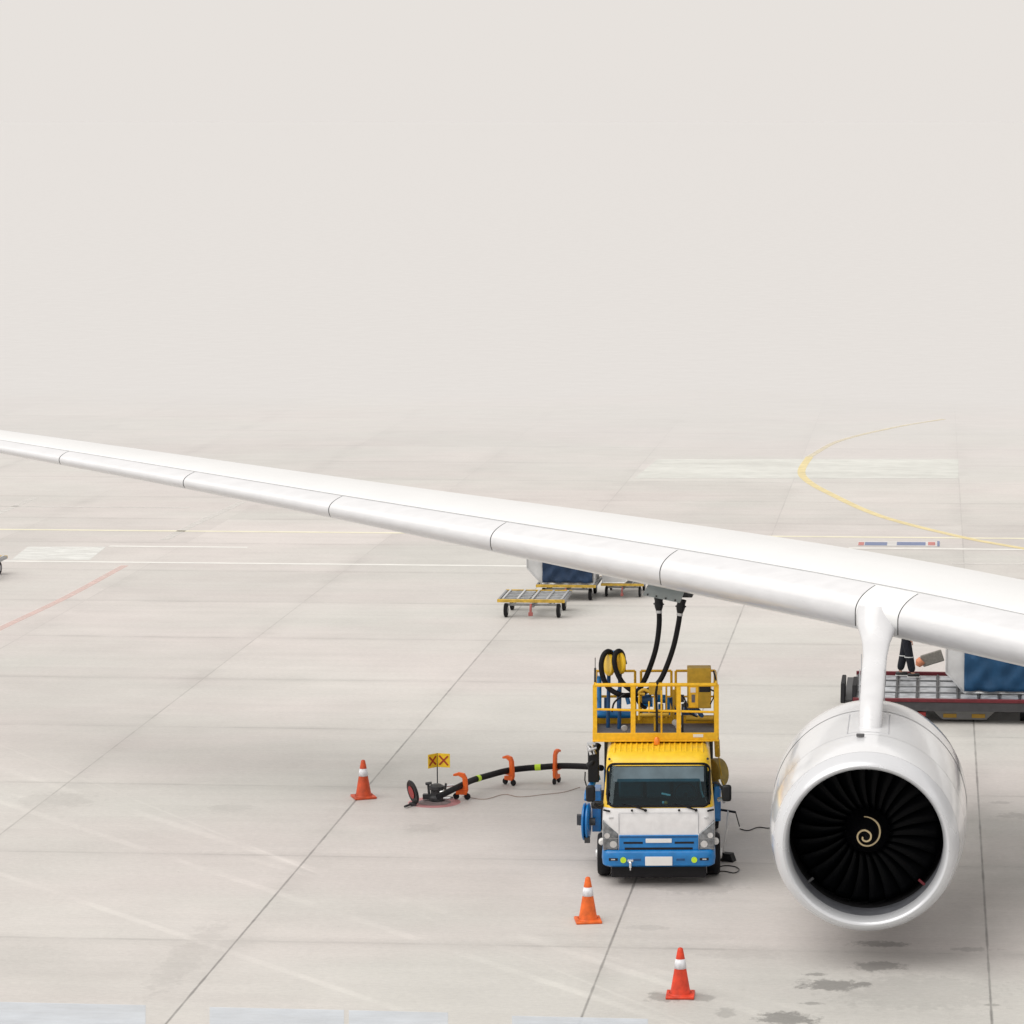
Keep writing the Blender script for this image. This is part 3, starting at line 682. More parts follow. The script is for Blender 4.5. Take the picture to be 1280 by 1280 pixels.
# boxes on the platform
a_, b_ = TL(859, 835.5, 58.2), TL(889, 886, 58.2)
m = MB(); m.span(a_.x, b_.x, a_.y, a_.y+.35, b_.z, a_.z); cb = m.build('control_box', ochre, pf, bevel=.012)
a_, b_ = TL(861, 856, 57.55), TL(873, 885, 57.55)
m = MB(); m.span(a_.x, b_.x, a_.y, a_.y+.08, b_.z, a_.z); sc = m.build('control_panel', yellow_rail, pf, bevel=.01)
m = MB(); m.span(a_.x+.03, b_.x-.05, a_.y-.008, a_.y, a_.z-.14, a_.z-.05); m.build('display', plate_m, sc)
m = MB(); m.span(a_.x+.05, b_.x-.06, a_.y-.008, a_.y, a_.z-.32, a_.z-.18); m.build('gauge', deck_grey, sc)
m = MB(); a2, b2 = TL(874, 856, 57.6), TL(888, 862, 57.6); m.span(a2.x, b2.x, a2.y, a2.y+.05, b2.z-.05, a2.z-.02); m.tube([TL(886, 861, 57.6), TL(893, 864, 57.6), TL(896, 858, 57.6), TL(894, 846, 57.8), TL(892, 839, 58)], .018, 6); m.tube([TL(893, 864, 57.6), TL(892, 872, 57.6), TL(888, 880, 57.7)], .012, 6); m.build('cable', plastic_b, cb)
a_, b_ = TL(811, 855.5, 57.9), TL(828, 869, 57.9)
m = MB(); m.span(a_.x, b_.x, a_.y, a_.y+.25, b_.z, a_.z); vb = m.build('valve_box', ochre, pf, bevel=.015)
m = MB(); m.tube([((a_.x+b_.x)/2, a_.y+.1, b_.z), ((a_.x+b_.x)/2, a_.y+.1, ZD)], .035, 8); m.build('valve_post', yellow_rail, vb)
m = MB(); m.tube([TL(822, 853, 57.3), TL(820, 866, 57.3), TL(821, 890, 57.25), TL(821, 915, 57.2)], .022, 8); m.build('deadman_cable', rubber, pf)
m = MB(); c_ = TL(821, 927, 57.15); m.lathe([(.055, -.05), (.055, 0), (.05, .05), (.025, .085)], c_, 'z', 16, True); m.build('beacon', amber, pf)
m = MB(); c_ = TL(853, 873, 57.9); m.lathe([(.07, -.03), (.07, .03)], c_, 'x', 16, True); m.lathe([(.05, -.02), (.05, .02)], c_+Vector((.06, 0, -.12)), 'y', 16, True); m.tube([c_+Vector((0, 0, -.1)), (c_.x, c_.y, ZD)], .02, 8); m.build('gauge_stand', dark_metal, pf)
m = MB(); m.tube([TL(743.5, 870, 57.4), TL(744, 835, 57.4)], .022, 6); m.tube([TL(744, 835, 57.4), TL(744, 822, 57.4)], .008, 6); m.build('antenna', dark_metal, pf)
for pts_, r_, nm, m_ in (([TL(800, 889, 57.9), TL(838, 889, 57.9)], .03, 'floor_pipe', dark_metal), ([TL(800, 894, 57.8), TL(836, 893, 57.8)], .035, 'floor_pipe', ochre),
        ([TL(799, 868, 58.0), TL(799, 900, 58.0)], .02, 'stanchion', yellow_rail), ([TL(833, 858, 58.1), TL(833, 898, 58.1)], .018, 'stanchion', yellow_rail), ([TL(842, 862, 58.2), TL(842, 900, 58.2)], .02, 'stanchion', ochre),
        (smoothpath([TL(780, 868, 57.9), TL(772, 874, 57.9), TL(767, 880, 57.9), TL(765, 890, 57.9)], 5), .018, 'control_cable', plastic_b), (smoothpath([TL(850, 868, 57.7), TL(856, 874, 57.7), TL(857, 884, 57.7), TL(863, 892, 57.7), TL(872, 896, 57.7)], 5), .014, 'control_cable', plastic_b),
        (smoothpath([TL(812, 865, 57.7), TL(805, 862, 57.7), TL(799, 866, 57.7), TL(806, 868, 57.7)], 5), .03, 'hose_elbow', ochre), ([TL(757, 872, 58.4), TL(757, 886, 58.4)], .03, 'stanchion', blue_dark), ([TL(748, 870, 58.4), TL(790, 870, 58.4)], .016, 'cross_rail', yellow_rail),
        ([TL(746, 893, 58.5), TL(790, 893, 58.5)], .07, 'tank_tube', blue), ([TL(818, 873, 58.3), TL(832, 873, 58.3)], .07, 'pressure_filter', blue), ([TL(826, 880, 58.3), TL(826, 896, 58.3)], .05, 'filter_leg', blue), ([TL(838, 872, 58.4), TL(845, 893, 58.4)], .035, 'filter_leg', blue_dark), (smoothpath([TL(862, 890, 58.3), TL(868, 886, 58.3), TL(874, 890, 58.3), TL(878, 897, 58.3)], 5), .045, 'hose_bend', blue_dark), (smoothpath([TL(788, 866, 58.2), TL(795, 872, 58.2), TL(800, 880, 58.2), TL(808, 886, 58.2)], 5), .035, 'hose_bend', rubber),
        ([TL(803, 874, 58.2), TL(814, 874, 58.2)], .09, 'pressure_filter', blue_dark), ([TL(858, 898, 58.3), TL(892, 898, 58.3)], .05, 'floor_pipe', ochre)):
    MB().tube(pts_, r_, 10).build(nm, m_, pf)
for x_, z_ in ((.30, 2.62), (.36, 2.55), (-.62, 2.52)):
    MB().lathe([(.05, -.02), (.06, 0), (.05, .02)], (x_, 1.7, z_), 'y', 16, True).build('dial', light_metal, pf)
# hoses to the wing
hosesA = [(823.5, 755, 58.4), (824, 780, 58.36), (820, 810, 58.31), (811, 838, 58.37), (802, 857, 58.33), (795, 866, 58.29), (785, 869, 58.19), (774, 868, 58.1), (761, 860, 58.1), (754, 847, 58.1), (751.5, 832, 58.1), (754, 820, 58.15), (759, 814.5, 58.2), (764, 816, 58.3), (766, 824, 58.45), (766, 840, 58.5)]
hosesB = [(851, 758, 58.2), (848, 780, 58.21), (842, 808, 58.21), (833, 834, 58.22), (824, 852, 58.18), (812, 862, 58.09), (798, 867, 58.04), (788, 862, 58.0), (778, 853, 58.0), (771, 840, 58.0), (768, 828, 58.0), (769, 818, 58.05), (773, 814, 58.1), (777, 816, 58.2), (779, 823, 58.35), (779, 838, 58.45)]
for hp in (hosesA, hosesB):
    P_ = smoothpath([TL(*p) for p in hp], 6); MB().tube(P_, .048, 12).build('fuel_hose', rubber, truck)
    a_, b_ = TL(*hp[0]), TL(*hp[1]); d_ = (a_-b_).normalized()
    m = MB(); m.tube([a_-d_*.12, a_-d_*.06, a_, a_+d_*.05, a_+d_*.12], [.055, .075, .085, .075, .09], 14); cp_ = m.build('nozzle', plastic_b, truck)
    m = MB(); m.tube([a_-d_*.17, a_-d_*.12], .058, 12); m.build('nozzle_collar', light_metal, cp_)
    s_ = Vector((.9, -.3, 0)).normalized(); m = MB(); m.tube([a_-s_*.10, a_+s_*.10], .015, 6); m.build('nozzle_handle', dark_metal, cp_)
# hose hangers
for (px_, py_, Y_) in ((761, 831, 58.25), (775, 829, 58.15)):
    c_ = TL(px_, py_, Y_); m = MB(); prof = [(.02, -.03), (.20, -.03), (.205, -.01), (.205, .01), (.20, .03), (.02, .03)]
    rot = Matrix.Rotation(R(24), 3, 'Z')
    m.lathe(prof, c_, 'x', 28, True, fn=lambda v: rot @ v); hg = m.build('hose_saddle', yellow, truck)
    m = MB(); m.tube([c_+Vector((0, 0, -.18)), (c_.x-.02, c_.y, ZD)], .035, 8); m.build('saddle_post', blue_dark, hg)
for pts_, r_, nm in (([TL(765, 815, 58.3), TL(773, 815, 58.3)], .03, 'saddle_bar'), ([TL(779, 828, 58.2), TL(783, 827, 58.2)], [.03, .05], 'saddle_knob'), ([TL(749, 845, 58.3), TL(749, 888, 58.3)], .045, 'rack_post'), ([TL(772, 862, 58.4), TL(772, 886, 58.4)], .015, 'rack_rod'), ([TL(783, 868, 58.2), TL(786, 880, 58.2)], .04, 'rack_foot')):
    MB().tube(pts_, r_, 10).build(nm, blue if nm != 'saddle_knob' else plastic_b, truck)
# left flank: inlet boom, hydrant hose reel
m = MB(); m.tube(smoothpath([TL(735, 958, 57.6), TL(741, 952, 57.6), TL(744, 940, 57.7), TL(748, 930, 57.8)], 5), .065, 10); m.box(TL(742, 955, 57.7), (.2, .3, .62)); ij = m.build('inlet_joint', plastic_b, truck, bevel=.02)
m = MB(); m.tube([TL(735, 932, 57.6), TL(739, 944, 57.5)], .03, 8); m.tube([TL(740, 930, 57.6), TL(744, 943, 57.5)], .03, 8); m.tube([TL(734, 938, 57.5), TL(746, 935, 57.5)], .025, 8); m.box(TL(739, 929, 57.6), (.15, .06, .04)); m.build('coupler_lever', chrome, ij)
m = MB(); m.tube(smoothpath([TL(745, 966, 57.9), TL(741, 978, 57.7), TL(735, 990, 57.6), TL(734, 1000, 57.5)], 5), .06, 10); m.tube([TL(738, 974, 57.8), TL(750, 972, 57.8)], .05, 8); m.box(TL(746, 1010, 58.0), (.16, .6, .75)); m.build('inlet_boom', blue, truck, bevel=.01)
m = MB(); m.tube([TL(731.5, 965, 57.4), TL(731, 975, 57.3), TL(733, 982, 57.3)], .012, 6); m.build('hose_cable', plastic_b, truck)
c_ = TL(733, 1027, 57.6)
rot2 = Matrix.Rotation(R(-6), 3, 'Z')
m = MB(); m.lathe([(.10, -.06), (.30, -.06), (.34, -.045), (.34, -.02), (.28, 0), (.34, .02), (.34, .045), (.30, .06), (.1, .06)], c_, 'x', 32, True, fn=lambda v: rot2 @ v); rl = m.build('hose_reel', blue, truck)
m = MB(); m.lathe([(.07, -.14), (.07, .16)], c_, 'x', 16, True); m.box(c_+Vector((-.12, -.05, .05)), (.1, .12, .18)); m.box(c_+Vector((.02, -.2, -.29)), (.1, .1, .1)); m.build('reel_hub', dark_metal, rl)
# rubber front-corner arm
m = MB(); m.box(TL(748, 1006, 56.8), (.26, .12, .14)); m.build('step_bracket', plastic_b, truck, bevel=.04)
# right flank
c_ = TL(895, 966, 58.0); m = MB(); m.lathe([(.1, -.12), (.26, -.10), (.27, 0), (.26, .10), (.1, .12)], c_, 'x', 24, True, fn=lambda v: Matrix.Rotation(R(35), 3, 'Z') @ v); m.build('bonding_reel', tan_m, truck)
m = MB(); m.span(1.0, 1.13, 1.9, 3.4, .75, 1.35); m.span(1.0, 1.10, 1.4, 1.9, .9, 1.5); m.build('side_locker', blue, truck, bevel=.015)
m = MB(); m.tube(smoothpath([TL(898, 934, 57.4), TL(899, 950, 57.6), TL(903, 975, 57.8), TL(909, 990, 57.8), TL(911, 1000, 57.8)], 5), .012, 6); m.tube([TL(896, 925, 57.5), TL(897, 945, 57.6)], .05, 8); m.tube([TL(893, 930, 57.5), TL(898, 930, 57.5)], .04, 8); m.build('side_cable', ochre, truck)
m = MB(); m.tube([TL(899, 975, 57.7), TL(903, 988, 57.6), TL(905, 1003, 57.4)], .028, 8); m.tube([TL(897, 1000, 57.4), TL(905, 998, 57.4)], .04, 8); m.build('sampling_pipe', chrome, truck)
# ---- stick and pad beside the truck
sp_ = G(908, 1076)
st = thing('wheel_chock', 'black rubber chock on the ground by the front wheel, white rod leaning on it', 'wheel chock', sp_, R(-20))
m = MB(); m.prism([(-.17, 0), (.17, 0), (.11, .15), (-.08, .15)], -.09, .09, 'xz'); m.build('wedge', rubber, st, bevel=.012)
m = MB(); c0 = Vector((-.06, 0, .13)); m.tube([c0, c0+Vector((.03, 0, .25)), c0+Vector((.06, .05, .55)), c0+Vector((.08, .05, .80))], [.016, .016, .026, .026], 8); m.build('rod', plate_m, st)
m = MB(); m.tube([c0+Vector((-.10, .05, .80)), c0+Vector((.22, .05, .78))], .022, 8); m.tube([c0+Vector((.22, .05, .78)), c0+Vector((.30, .05, .52))], .010, 6); m.build('handle', plastic_b, st)
def wire(name, pix, label, m_=plastic_b, r_=.010):
    P_ = smoothpath([G(x, y, .012) for x, y in pix], 8); o = MB().tube(P_, r_, 6).build(name, m_); return tag(o, label, 'cable')
wire('bonding_cable', [(880, 1094), (893, 1090), (905, 1089), (918, 1091), (924, 1087), (918, 1083), (905, 1082), (893, 1086)], 'thin black cable looped on the concrete behind the chock at the truck wheel')
wire('earthing_cable', [(925, 1036), (935, 1038), (948, 1034), (962, 1035), (985, 1031), (1010, 1036)], 'thin dark cable trailing from the truck towards the jet engine')
wire('lanyard_cable', [(578, 995), (605, 999), (630, 993), (650, 996), (680, 993), (705, 990), (725, 984)], 'thin reddish cable lying slack below the hydrant hose', mat('lanyard_brown', (.30, .20, .16), .7), .006)

# ---------------------------------------------------------------- cones
def make_cone():
    t = thing('traffic_cone', 'orange cone', 'traffic cone')
    m = MB(); m.box((0, 0, .022), (.44, .44, .044)); m.lathe([(.185, .044), (.175, .06)], (0, 0, 0), 'z', 32); m.build('base', cone_or, t, bevel=.014)
    m = MB(); m.lathe([(.165, .044), (.150, .10), (.092, .44), (.070, .60), (.047, .72), (.040, .752), (.026, .765), (.016, .765), (.014, .70)], (0, 0, 0), 'z', 36); b_ = m.build('cone_body', cone_or, t)
    m = MB(); m.lathe([(.0935, .445), (.073, .595)], (0, 0, 0), 'z', 36); m.build('reflective_band', cone_wh, b_, solid=-.003)
    return t
cn = make_cone()
for i, (x, y, a, lb) in enumerate([(454.5, 997, 24, 'orange traffic cone with white band on the long joint, beside the hydrant pit'),
                                   (735, 1151.5, 12, 'orange traffic cone with white band just in front of the fuelling truck'),
                                   (850.5, 1245, 2, 'orange traffic cone with white band, nearest one, standing on a damp stain')]):
    c = cn if i == 0 else copy_tree(cn); c.location = G(x, y); c.rotation_euler = (0, 0, R(a)); tag(c, lb, 'traffic cone', 'traffic cones round the fuelling truck')
    cm = mat('cone_orange_%s' % ('dull', 'bright', 'red')[i], ((.56, .075, .02), (.74, .13, .015), (.66, .05, .016))[i], .5, var=.3, scale=7)
    for q in [c2 for c2 in bpy.data.objects if c2.parent == c]: q.material_slots[0].link = 'OBJECT'; q.material_slots[0].material = cm

# ---------------------------------------------------------------- hydrant pit, hose
pc = G(543, 1003)
m = MB(); m.lathe([(.0, .004), (.52, .004)], pc, 'z', 40); o = m.build('pit_ring_paint', paint_ground('pit_ring_paint', (.75, .30, .32), .35, 2.5), smooth=False); tag(o, kind='structure')
m = MB(); m.lathe([(.0, .008), (.33, .008)], pc, 'z', 40); o = m.build('pit_opening', paint_ground('pit_cover_paint', (.28, .25, .25), .3, 2.5), smooth=False); tag(o, kind='structure')
lid = thing('pit_lid', 'round black pit lid tipped upright beside the hydrant coupler, red inside', 'lid', G(516, 1007), R(-58))
tl = Matrix.Rotation(R(12), 3, 'X')
m = MB(); m.lathe([(.02, -.02), (.23, -.02), (.25, 0), (.23, .03), (.02, .03)], (0, 0, .27), 'y', 32, True, fn=lambda v: tl @ v); l_ = m.build('disc', plastic_b, lid)
m = MB(); m.lathe([(.02, -.005), (.13, -.005), (.13, .0), (.02, .0)], (0, -.03, .27), 'y', 28, True, fn=lambda v: tl @ v); m.build('inner_face', pink_red, l_)
m = MB(); m.box((0, .0, .03), (.16, .10, .06)); m.tube([(0, 0, .04), (.18, -.25, .04)], .025, 6); m.build('hinge', dark_metal, lid, bevel=.01)
hyd = thing('hydrant_coupler', 'black hydrant coupler clamped on the open fuel pit in the red ring', 'coupler', G(546, 1001))
m = MB(); m.lathe([(.10, 0), (.16, .02), (.16, .08), (.12, .12), (.12, .22), (.15, .24), (.15, .30), (.08, .34)], (0, 0, 0), 'z', 24, True); m.box((-.16, -.02, .09), (.22, .12, .1)); m.build('valve_body', dark_metal, hyd)
m = MB(); m.tube([(-.15, 0, .1), (-.17, 0, .34)], .025, 8); m.tube([(-.22, 0, .34), (-.1, 0, .36)], .03, 8); m.tube([(.16, 0, .15), (.19, -.02, .36)], .022, 8); m.build('lever', dark_metal, hyd)
m = MB(); m.tube([(.08, -.08, .2), (.34, -.12, .24)], .03, 8); m.tube([(.1, .05, .28), (.32, .12, .3)], .025, 8); m.tube([(.16, -.15, .09), (.36, -.17, .1)], .03, 8); m.build('chrome_pipe', chrome, hyd)
def HG(px_, py_, z_): 
    return G(px_, py_, z_)
hh = thing('hydrant_hose', 'long black fuel hose on orange wheeled supports from pit to truck', 'hose', G(640, 985))
hb = hh.location.copy()
pix = [(548, 996, .22), (560, 990, .26), (572, 984, .28), (590, 975.5, .28), (610, 969.5, .28), (633, 963.5, .30), (655, 960.5, .30), (675, 959, .32), (696, 957.5, .36), (716, 957.5, .42), (738, 958.5, .50), (752, 960, .55)]
P_ = smoothpath([HG(*p)-hb for p in pix], 8); MB().tube(P_, .062, 14).build('hose', rubber, hh)
def hose_at(px_):
    return min(P_, key=lambda p: abs((D(px_, 970, 60)-Vector((0, 0, H))).x/(60)-((p+hb).x/(p+hb).y)))
for px_, w_ in ((596.5, .10), (672.5, .12)):
    p = hose_at(px_); i = P_.index(p); d_ = (P_[i+1]-P_[i-1]).normalized(); m = MB(); m.tube([p-d_*w_/2, p+d_*w_/2], .067, 14); m.build('marker_band', lime, hh)
for px_, an, hh_ in ((576.5, 38, .26), (635, 20, .30), (696, 4, .34)):
    p = hose_at(px_); i = P_.index(p); d_ = (P_[i+1]-P_[i-1]).normalized()
    tz = p.z+hb.z
    fr = thing('support_trolley', None, None); fr.parent = hh; fr.location = (p.x, p.y, -hb.z); fr.rotation_euler = (0, 0, math.atan2(d_.y, d_.x)+R(8))
    m = MB(); poly = []
    # C shaped plate seen from the side of the hose
    top = tz+hh_
    outl = [(-a__, b__) for a__, b__ in [(-.10, .10), (.12, .10), (.15, .20), (.13, top-.10), (.08, top-.01), (-.04, top+.01), (-.15, top-.03), (-.15, top-.07), (-.04, top-.06), (.035, top-.10), (.05, tz+.02), (.02, .20), (-.10, .18)]]
    m.prism(outl, -.035, .035, 'yz'); m.build('support_plate', orange, fr, bevel=.01)
    m = MB(); m.box((0, 0, tz-.07), (.10, .26, .03)); m.build('cradle', orange, fr, bevel=.006)
    for s_ in (-.13, .10):
        m = MB(); m.lathe([(.02, -.025), (.055, -.025), (.065, -.01), (.065, .01), (.055, .025), (.02, .025)], (0, s_, .065), 'x', 18, True); m.tube([(0, s_, .065), (0, s_, .13)], .018, 6); m.build('castor', rubber, fr)
# flag on pole
fp = G(547, 998); s0 = (G(548, 998)-G(547, 998)).length
flag = thing('warning_flag', 'yellow angled warning sign with red crosses on thin pole over the pit', 'sign', fp, 0)
m = MB(); m.tube([(0, 0, .30), (0, 0, .92)], .012, 8); m.build('pole', dark_metal, flag)
def signp(ang, w_, name):
    q = thing(name, None, None); q.parent = flag; q.location = (0, 0, .64); q.rotation_euler = (0, 0, R(ang))
    m = MB(); m.span(.006, w_, -.006, .006, 0, .28); m.build('board', sign_y, q, bevel=.002)
    m = MB()
    for s_ in (-1, 1):
        for e_ in (-1, 1): m.box((w_/2+.005, e_*(.009+.001*s_), .14), (.26 if w_ > .25 else .24, .005, .034), Matrix.Rotation(R(s_*45), 3, 'Y'))
    m.build('cross_mark', sign_r, q)
signp(-12, .27, 'sign_panel'); signp(-130, .24, 'sign_panel')

# ---------------------------------------------------------------- cargo containers and dollies
def container(loc, rz, label, curtain, w=1.5, over=.42, h=1.6, d=1.5, mirror=False, cut=.45, white_front=.0, sign=False):
    t = thing('cargo_container', label, 'container', loc, rz, 'cargo containers on the apron')
    s = -1 if not mirror else 1
    poly = [(-s*w/2, 0), (s*w/2, 0), (s*(w/2+over), cut), (s*(w/2+over), h), (-s*w/2, h)]
    m = MB(); m.prism(poly, 0, d, 'xz'); b_ = m.build('shell', cont_w, t, bevel=.015)
    # frame edges
    m = MB()
    for p in range(5):
        a_, c_ = poly[p], poly[(p+1) % 5]; m.tube([(a_[0], -.01, a_[1]), (c_[0], -.01, c_[1])], .022, 6)
    m.build('edge_frame', light_metal, t)
    if curtain:
        x0, x1 = (-s*(w/2-.03), s*(w/2-.12+white_front))
        x0, x1 = min(x0, x1), max(x0, x1); nx, nz = 30, 16; vs = []; fs = []
        for j in range(nz+1):
            for i in range(nx+1):
                xx = x0+(x1-x0)*i/nx; zz = .05+(h-.1)*j/nz
                yy = -.07-.035*math.sin(i*.8+j*.75+math.sin(j*.7)*1.4)-.025*math.sin(j*1.1-i*.45+math.sin(i*.5))
                vs.append((xx, yy, zz))
        fs = [(j*(nx+1)+i, j*(nx+1)+i+1, (j+1)*(nx+1)+i+1, (j+1)*(nx+1)+i) for j in range(nz) for i in range(nx)]
        cu = MB().add(vs, fs).build('curtain', curtain, t, solid=.01)
        m = MB(); m.box(((x0*.4+x1*.6), -.06, h*.72), (.10, .01, .03)); m.build('tag', plate_m, cu)
    if sign:
        m = MB(); xs_ = s*(w/2+.10); m.span(xs_-.13, xs_+.13, -.012, -.004, h*.62, h*.80); g_ = m.build('badge', blue_dark, t)
        m = MB(); m.span(xs_-.10, xs_+.10, -.018, -.012, h*.65, h*.77); m.build('badge_field', plate_m, g_)
        m = MB(); m.span(xs_-.06, xs_+.06, -.024, -.018, h*.67, h*.73); m.build('badge_mark', prd, g_)
    return t
def make_dolly(w=1.84, d=1.75, zt=.53, rollers=True):
    t = thing('baggage_dolly', 'dolly', 'dolly')
    m = MB(); m.span(-w/2, w/2, -.05, 0, zt-.09, zt); m.build('edge_beam', mat('dolly_yellow', (.55, .36, .05), .6, var=.3, scale=9), t, bevel=.012)
    m = MB(); m.span(-w/2, w/2, d, d+.05, zt-.09, zt); m.build('edge_beam', MATS['dolly_yellow'], t, bevel=.012)
    m = MB()
    for s_ in (-1, 1): m.span(s_*(w/2-.06), s_*w/2, 0.001, d-.001, zt-.09, zt-.01)
    m.span(-.04, .04, .001, d-.001, zt-.10, zt-.03); m.span(-w/2+.2, w/2-.2, .3, .36, .3, .36); m.span(-w/2+.2, w/2-.2, d-.3, d-.24, .3, .36); m.span(-.05, .05, .2, d-.2, .27, .33)
    for s_ in (-.6, .6):
        for y_ in (.33, d-.27): m.tube([(s_, y_, .33), (s_*.95, y_, zt-.08)], .02, 6); m.tube([(s_, y_, .33), (s_*.5, y_, zt-.08)], .015, 6)
    m.build('frame', grey_metal, t)
    if rollers:
        for k in range(6):
            m = MB(); y_ = .16+k*(d-.3)/5
            for x0, x1 in ((-w/2+.1, -.07), (.07, w/2-.1)): m.tube([(x0, y_, zt-.045), (x1, y_, zt-.045)], .035, 10)
            m.build('roller', mat('dolly_roller', (.30, .31, .32), .45, metal=.5, var=.25), t)
        m = MB()
        for k in range(5): m.span(-w/2+.12+k*.4, -w/2+.17+k*.4, .05, d-.05, zt-.02, zt+.012)
        m.build('guide_strip', light_metal, t)
    for sx_ in (-1, 1):
        for y_ in (.25, d-.22):
            m = MB(); m.lathe([(.06, -.045), (.16, -.05), (.19, -.035), (.19, .035), (.16, .05), (.06, .045)], (sx_*(w/2-.20), y_, .19), 'x', 24, True); w_ = m.build('wheel', rubber, t)
            m = MB(); m.lathe([(.09, -.052), (.09, .052)], (sx_*(w/2-.20), y_, .19), 'x', 16, True); m.build('hub', grey_metal, w_)
    m = MB(); m.tube([(0, -.02, .40), (0, -.10, .30), (0, -.12, .12)], .035, 8); m.box((0, -.12, .14), (.12, .06, .10)); m.build('drawbar', mat('faded_red_bar', (.35, .10, .09), .6), t, bevel=.01)
    return t
g2 = 'baggage dollies parked beyond the wing'
d1 = make_dolly(); d1.location = D(664, 780, 85.2); d1.location.z = 0; tag(d1, 'empty flat roller dolly with yellow edge, in front of the navy container', 'dolly', g2)
d2 = copy_tree(d1); p = D(707.5, 757, 88.4); d2.location = (p.x, p.y, 0); d2.scale = (.92, 1, .88); tag(d2, 'yellow-edged dolly carrying the navy curtained container', 'dolly', g2)
container((p.x+.05, p.y+.06, .475), 0, 'white cargo container with navy blue curtain, on the dolly behind the empty one', navy_c, h=1.3, w=1.46, white_front=.1)
d3 = copy_tree(d1); p = D(778, 756, 89.1); d3.location = (p.x, p.y, 0); d3.scale = (.66, 1, .78); tag(d3, 'dolly under the plain white container just behind the wing edge', 'dolly', g2)
container((p.x-.25, p.y+.03, .425), 0, 'plain white cargo container with slanted lower side, mostly hidden by the wing', None, w=.62, mirror=True, cut=.5, over=.55, h=1.15)
d5 = copy_tree(d1); p = D(790, 728, 95.5); d5.location = (p.x, p.y, 0); tag(d5, 'dolly farthest back, only its wheel showing below the wing', 'dolly', g2)
d4 = copy_tree(d1); p = D(-50, 740, 91.0); d4.location = (p.x, p.y, 0); tag(d4, 'lone dolly cut off by the left edge of the photo', 'dolly', g2)

# ---------------------------------------------------------------- container loader
LY = 70.7
lo = D(1190, 880, LY); 
ld = thing('cargo_loader', 'low grey roller loader with dark red edge rails behind the jet engine', 'loader', (0, LY, 0))
xl, xr = D(1066, 860, LY).x, 5.2; zt = .56; dp = 3.3
m = MB(); m.span(xl, xr, .08, dp-.08, zt-.14, zt-.03); m.build('deck', mat('loader_deck', (.30, .31, .33), .5, metal=.3, var=.2, scale=5), ld)
m = MB(); m.span(xl, xr, -.02, .06, zt-.06, zt+.02); m.build('near_rail', red_rail, ld, bevel=.01)
m = MB(); m.span(xl, xr, dp-.06, dp+.02, zt-.03, zt+.06); m.build('far_rail', red_rail, ld, bevel=.01)
m = MB(); m.span(xl+.2, xr-.02, .0, .07, zt-.26, zt-.065); m.build('side_skirt', mat('loader_skirt', (.05, .05, .055), .5, var=.2), ld)
m = MB(); k = 0
x_ = xl+.12; rollers = []
pl = mat('roller_plate', (.42, .44, .47), .4, metal=.3, var=.35, scale=5)
while x_ < xr-.3:
    for j in range(4):
        y0 = .16+j*.77; m.span(x_, x_+.36, y0, y0+.66, zt-.029, zt-.012)
    x_ += .46
m.build('roller_plate', pl, ld)
m = MB(); x_ = xl+.06
while x_ < xr: m.tube([(x_, .12, zt-.01), (x_, dp-.12, zt-.01)], .028, 8); x_ += .46
m.build('roller', dark_metal, ld); [tag(o, kind='stuff') for o in []]
m = MB()
for y_ in (.9, 1.65, 2.45): m.span(xl+.02, xr-.02, y_-.02, y_+.02, zt-.012, zt+.012)
m.build('guide_rail', grey_metal, ld)
# left end stops
for x0, h_ in ((xl-.28, .30), (xl-.02, .26)):
    m = MB(); m.prism([(.05, zt-.12), (.9 if x0 < xl-.1 else 1.2, zt-.1), (1.4, zt+h_), (.35, zt+h_-.02)], x0, x0+.10, 'yz'); m.build('end_stop', rubber, ld, bevel=.02)
m = MB(); m.span(xl-.2, xl, .2, dp-.2, zt-.2, zt-.06); m.build('end_beam', dark_metal, ld)
# pedestal
pxa, pxb = D(1164, 885, LY).x, D(1247, 885, LY).x
m = MB(); m.prism([(pxa, zt-.27), (pxb, zt-.27), (pxb-.25, .05), (pxa+.25, .05)], .3, 2.6, 'xz'); m.build('pedestal', mat('pedestal_grey', (.22, .22, .22), .5, var=.1), ld, bevel=.02)
for x_ in (pxa+.42, pxb-.42):
    m = MB(); m.span(x_-.15, x_+.15, .285, .30, .10, .19); m.build('amber_reflector', mat('amber_dull', (.50, .29, .03), .5), ld, bevel=.01)
m = MB()
for x_ in (pxa-.3, pxb+.6, xr-.4, -1.4): m.lathe([(.05, -.08), (.2, -.08), (.2, .08), (.05, .08)], (x_, .6, .2), 'x', 20, True)
m.build('wheel', rubber, ld)
m = MB(); m.span(pxa-.42, pxa-.12, .18, .30, .14, .24); m.build('tail_lamp', mat('tail_red', (.45, .04, .04), .4), ld, bevel=.01)
c = D(1206, 860, 71.5)
container((c.x+.92, 71.5, zt+.02), 0, 'white cargo container with bright blue curtain, riding on the roller loader', blue_c, w=1.85, over=.42, h=1.6, cut=.46, white_front=.13, sign=True)
# canvas flap
fl = thing('canvas_flap', 'grey canvas strap flap with orange end leaning on the container beside the walking person', 'flap', D(1180, 824, 72.7))
m = MB(); m.box((-.27, 0, .02), (.50, .10, .27), Matrix.Rotation(R(-18), 3, 'Y')); m.build('canvas', cloth_g, fl, bevel=.02)
m = MB(); m.tube([(-.50, -.02, -.02), (-.56, -.02, -.08), (-.60, -.02, -.16)], [.10, .11, .06], 10); m.build('orange_end', mat('orange_soft', (.62, .24, .13), .6), fl, bevel=0)

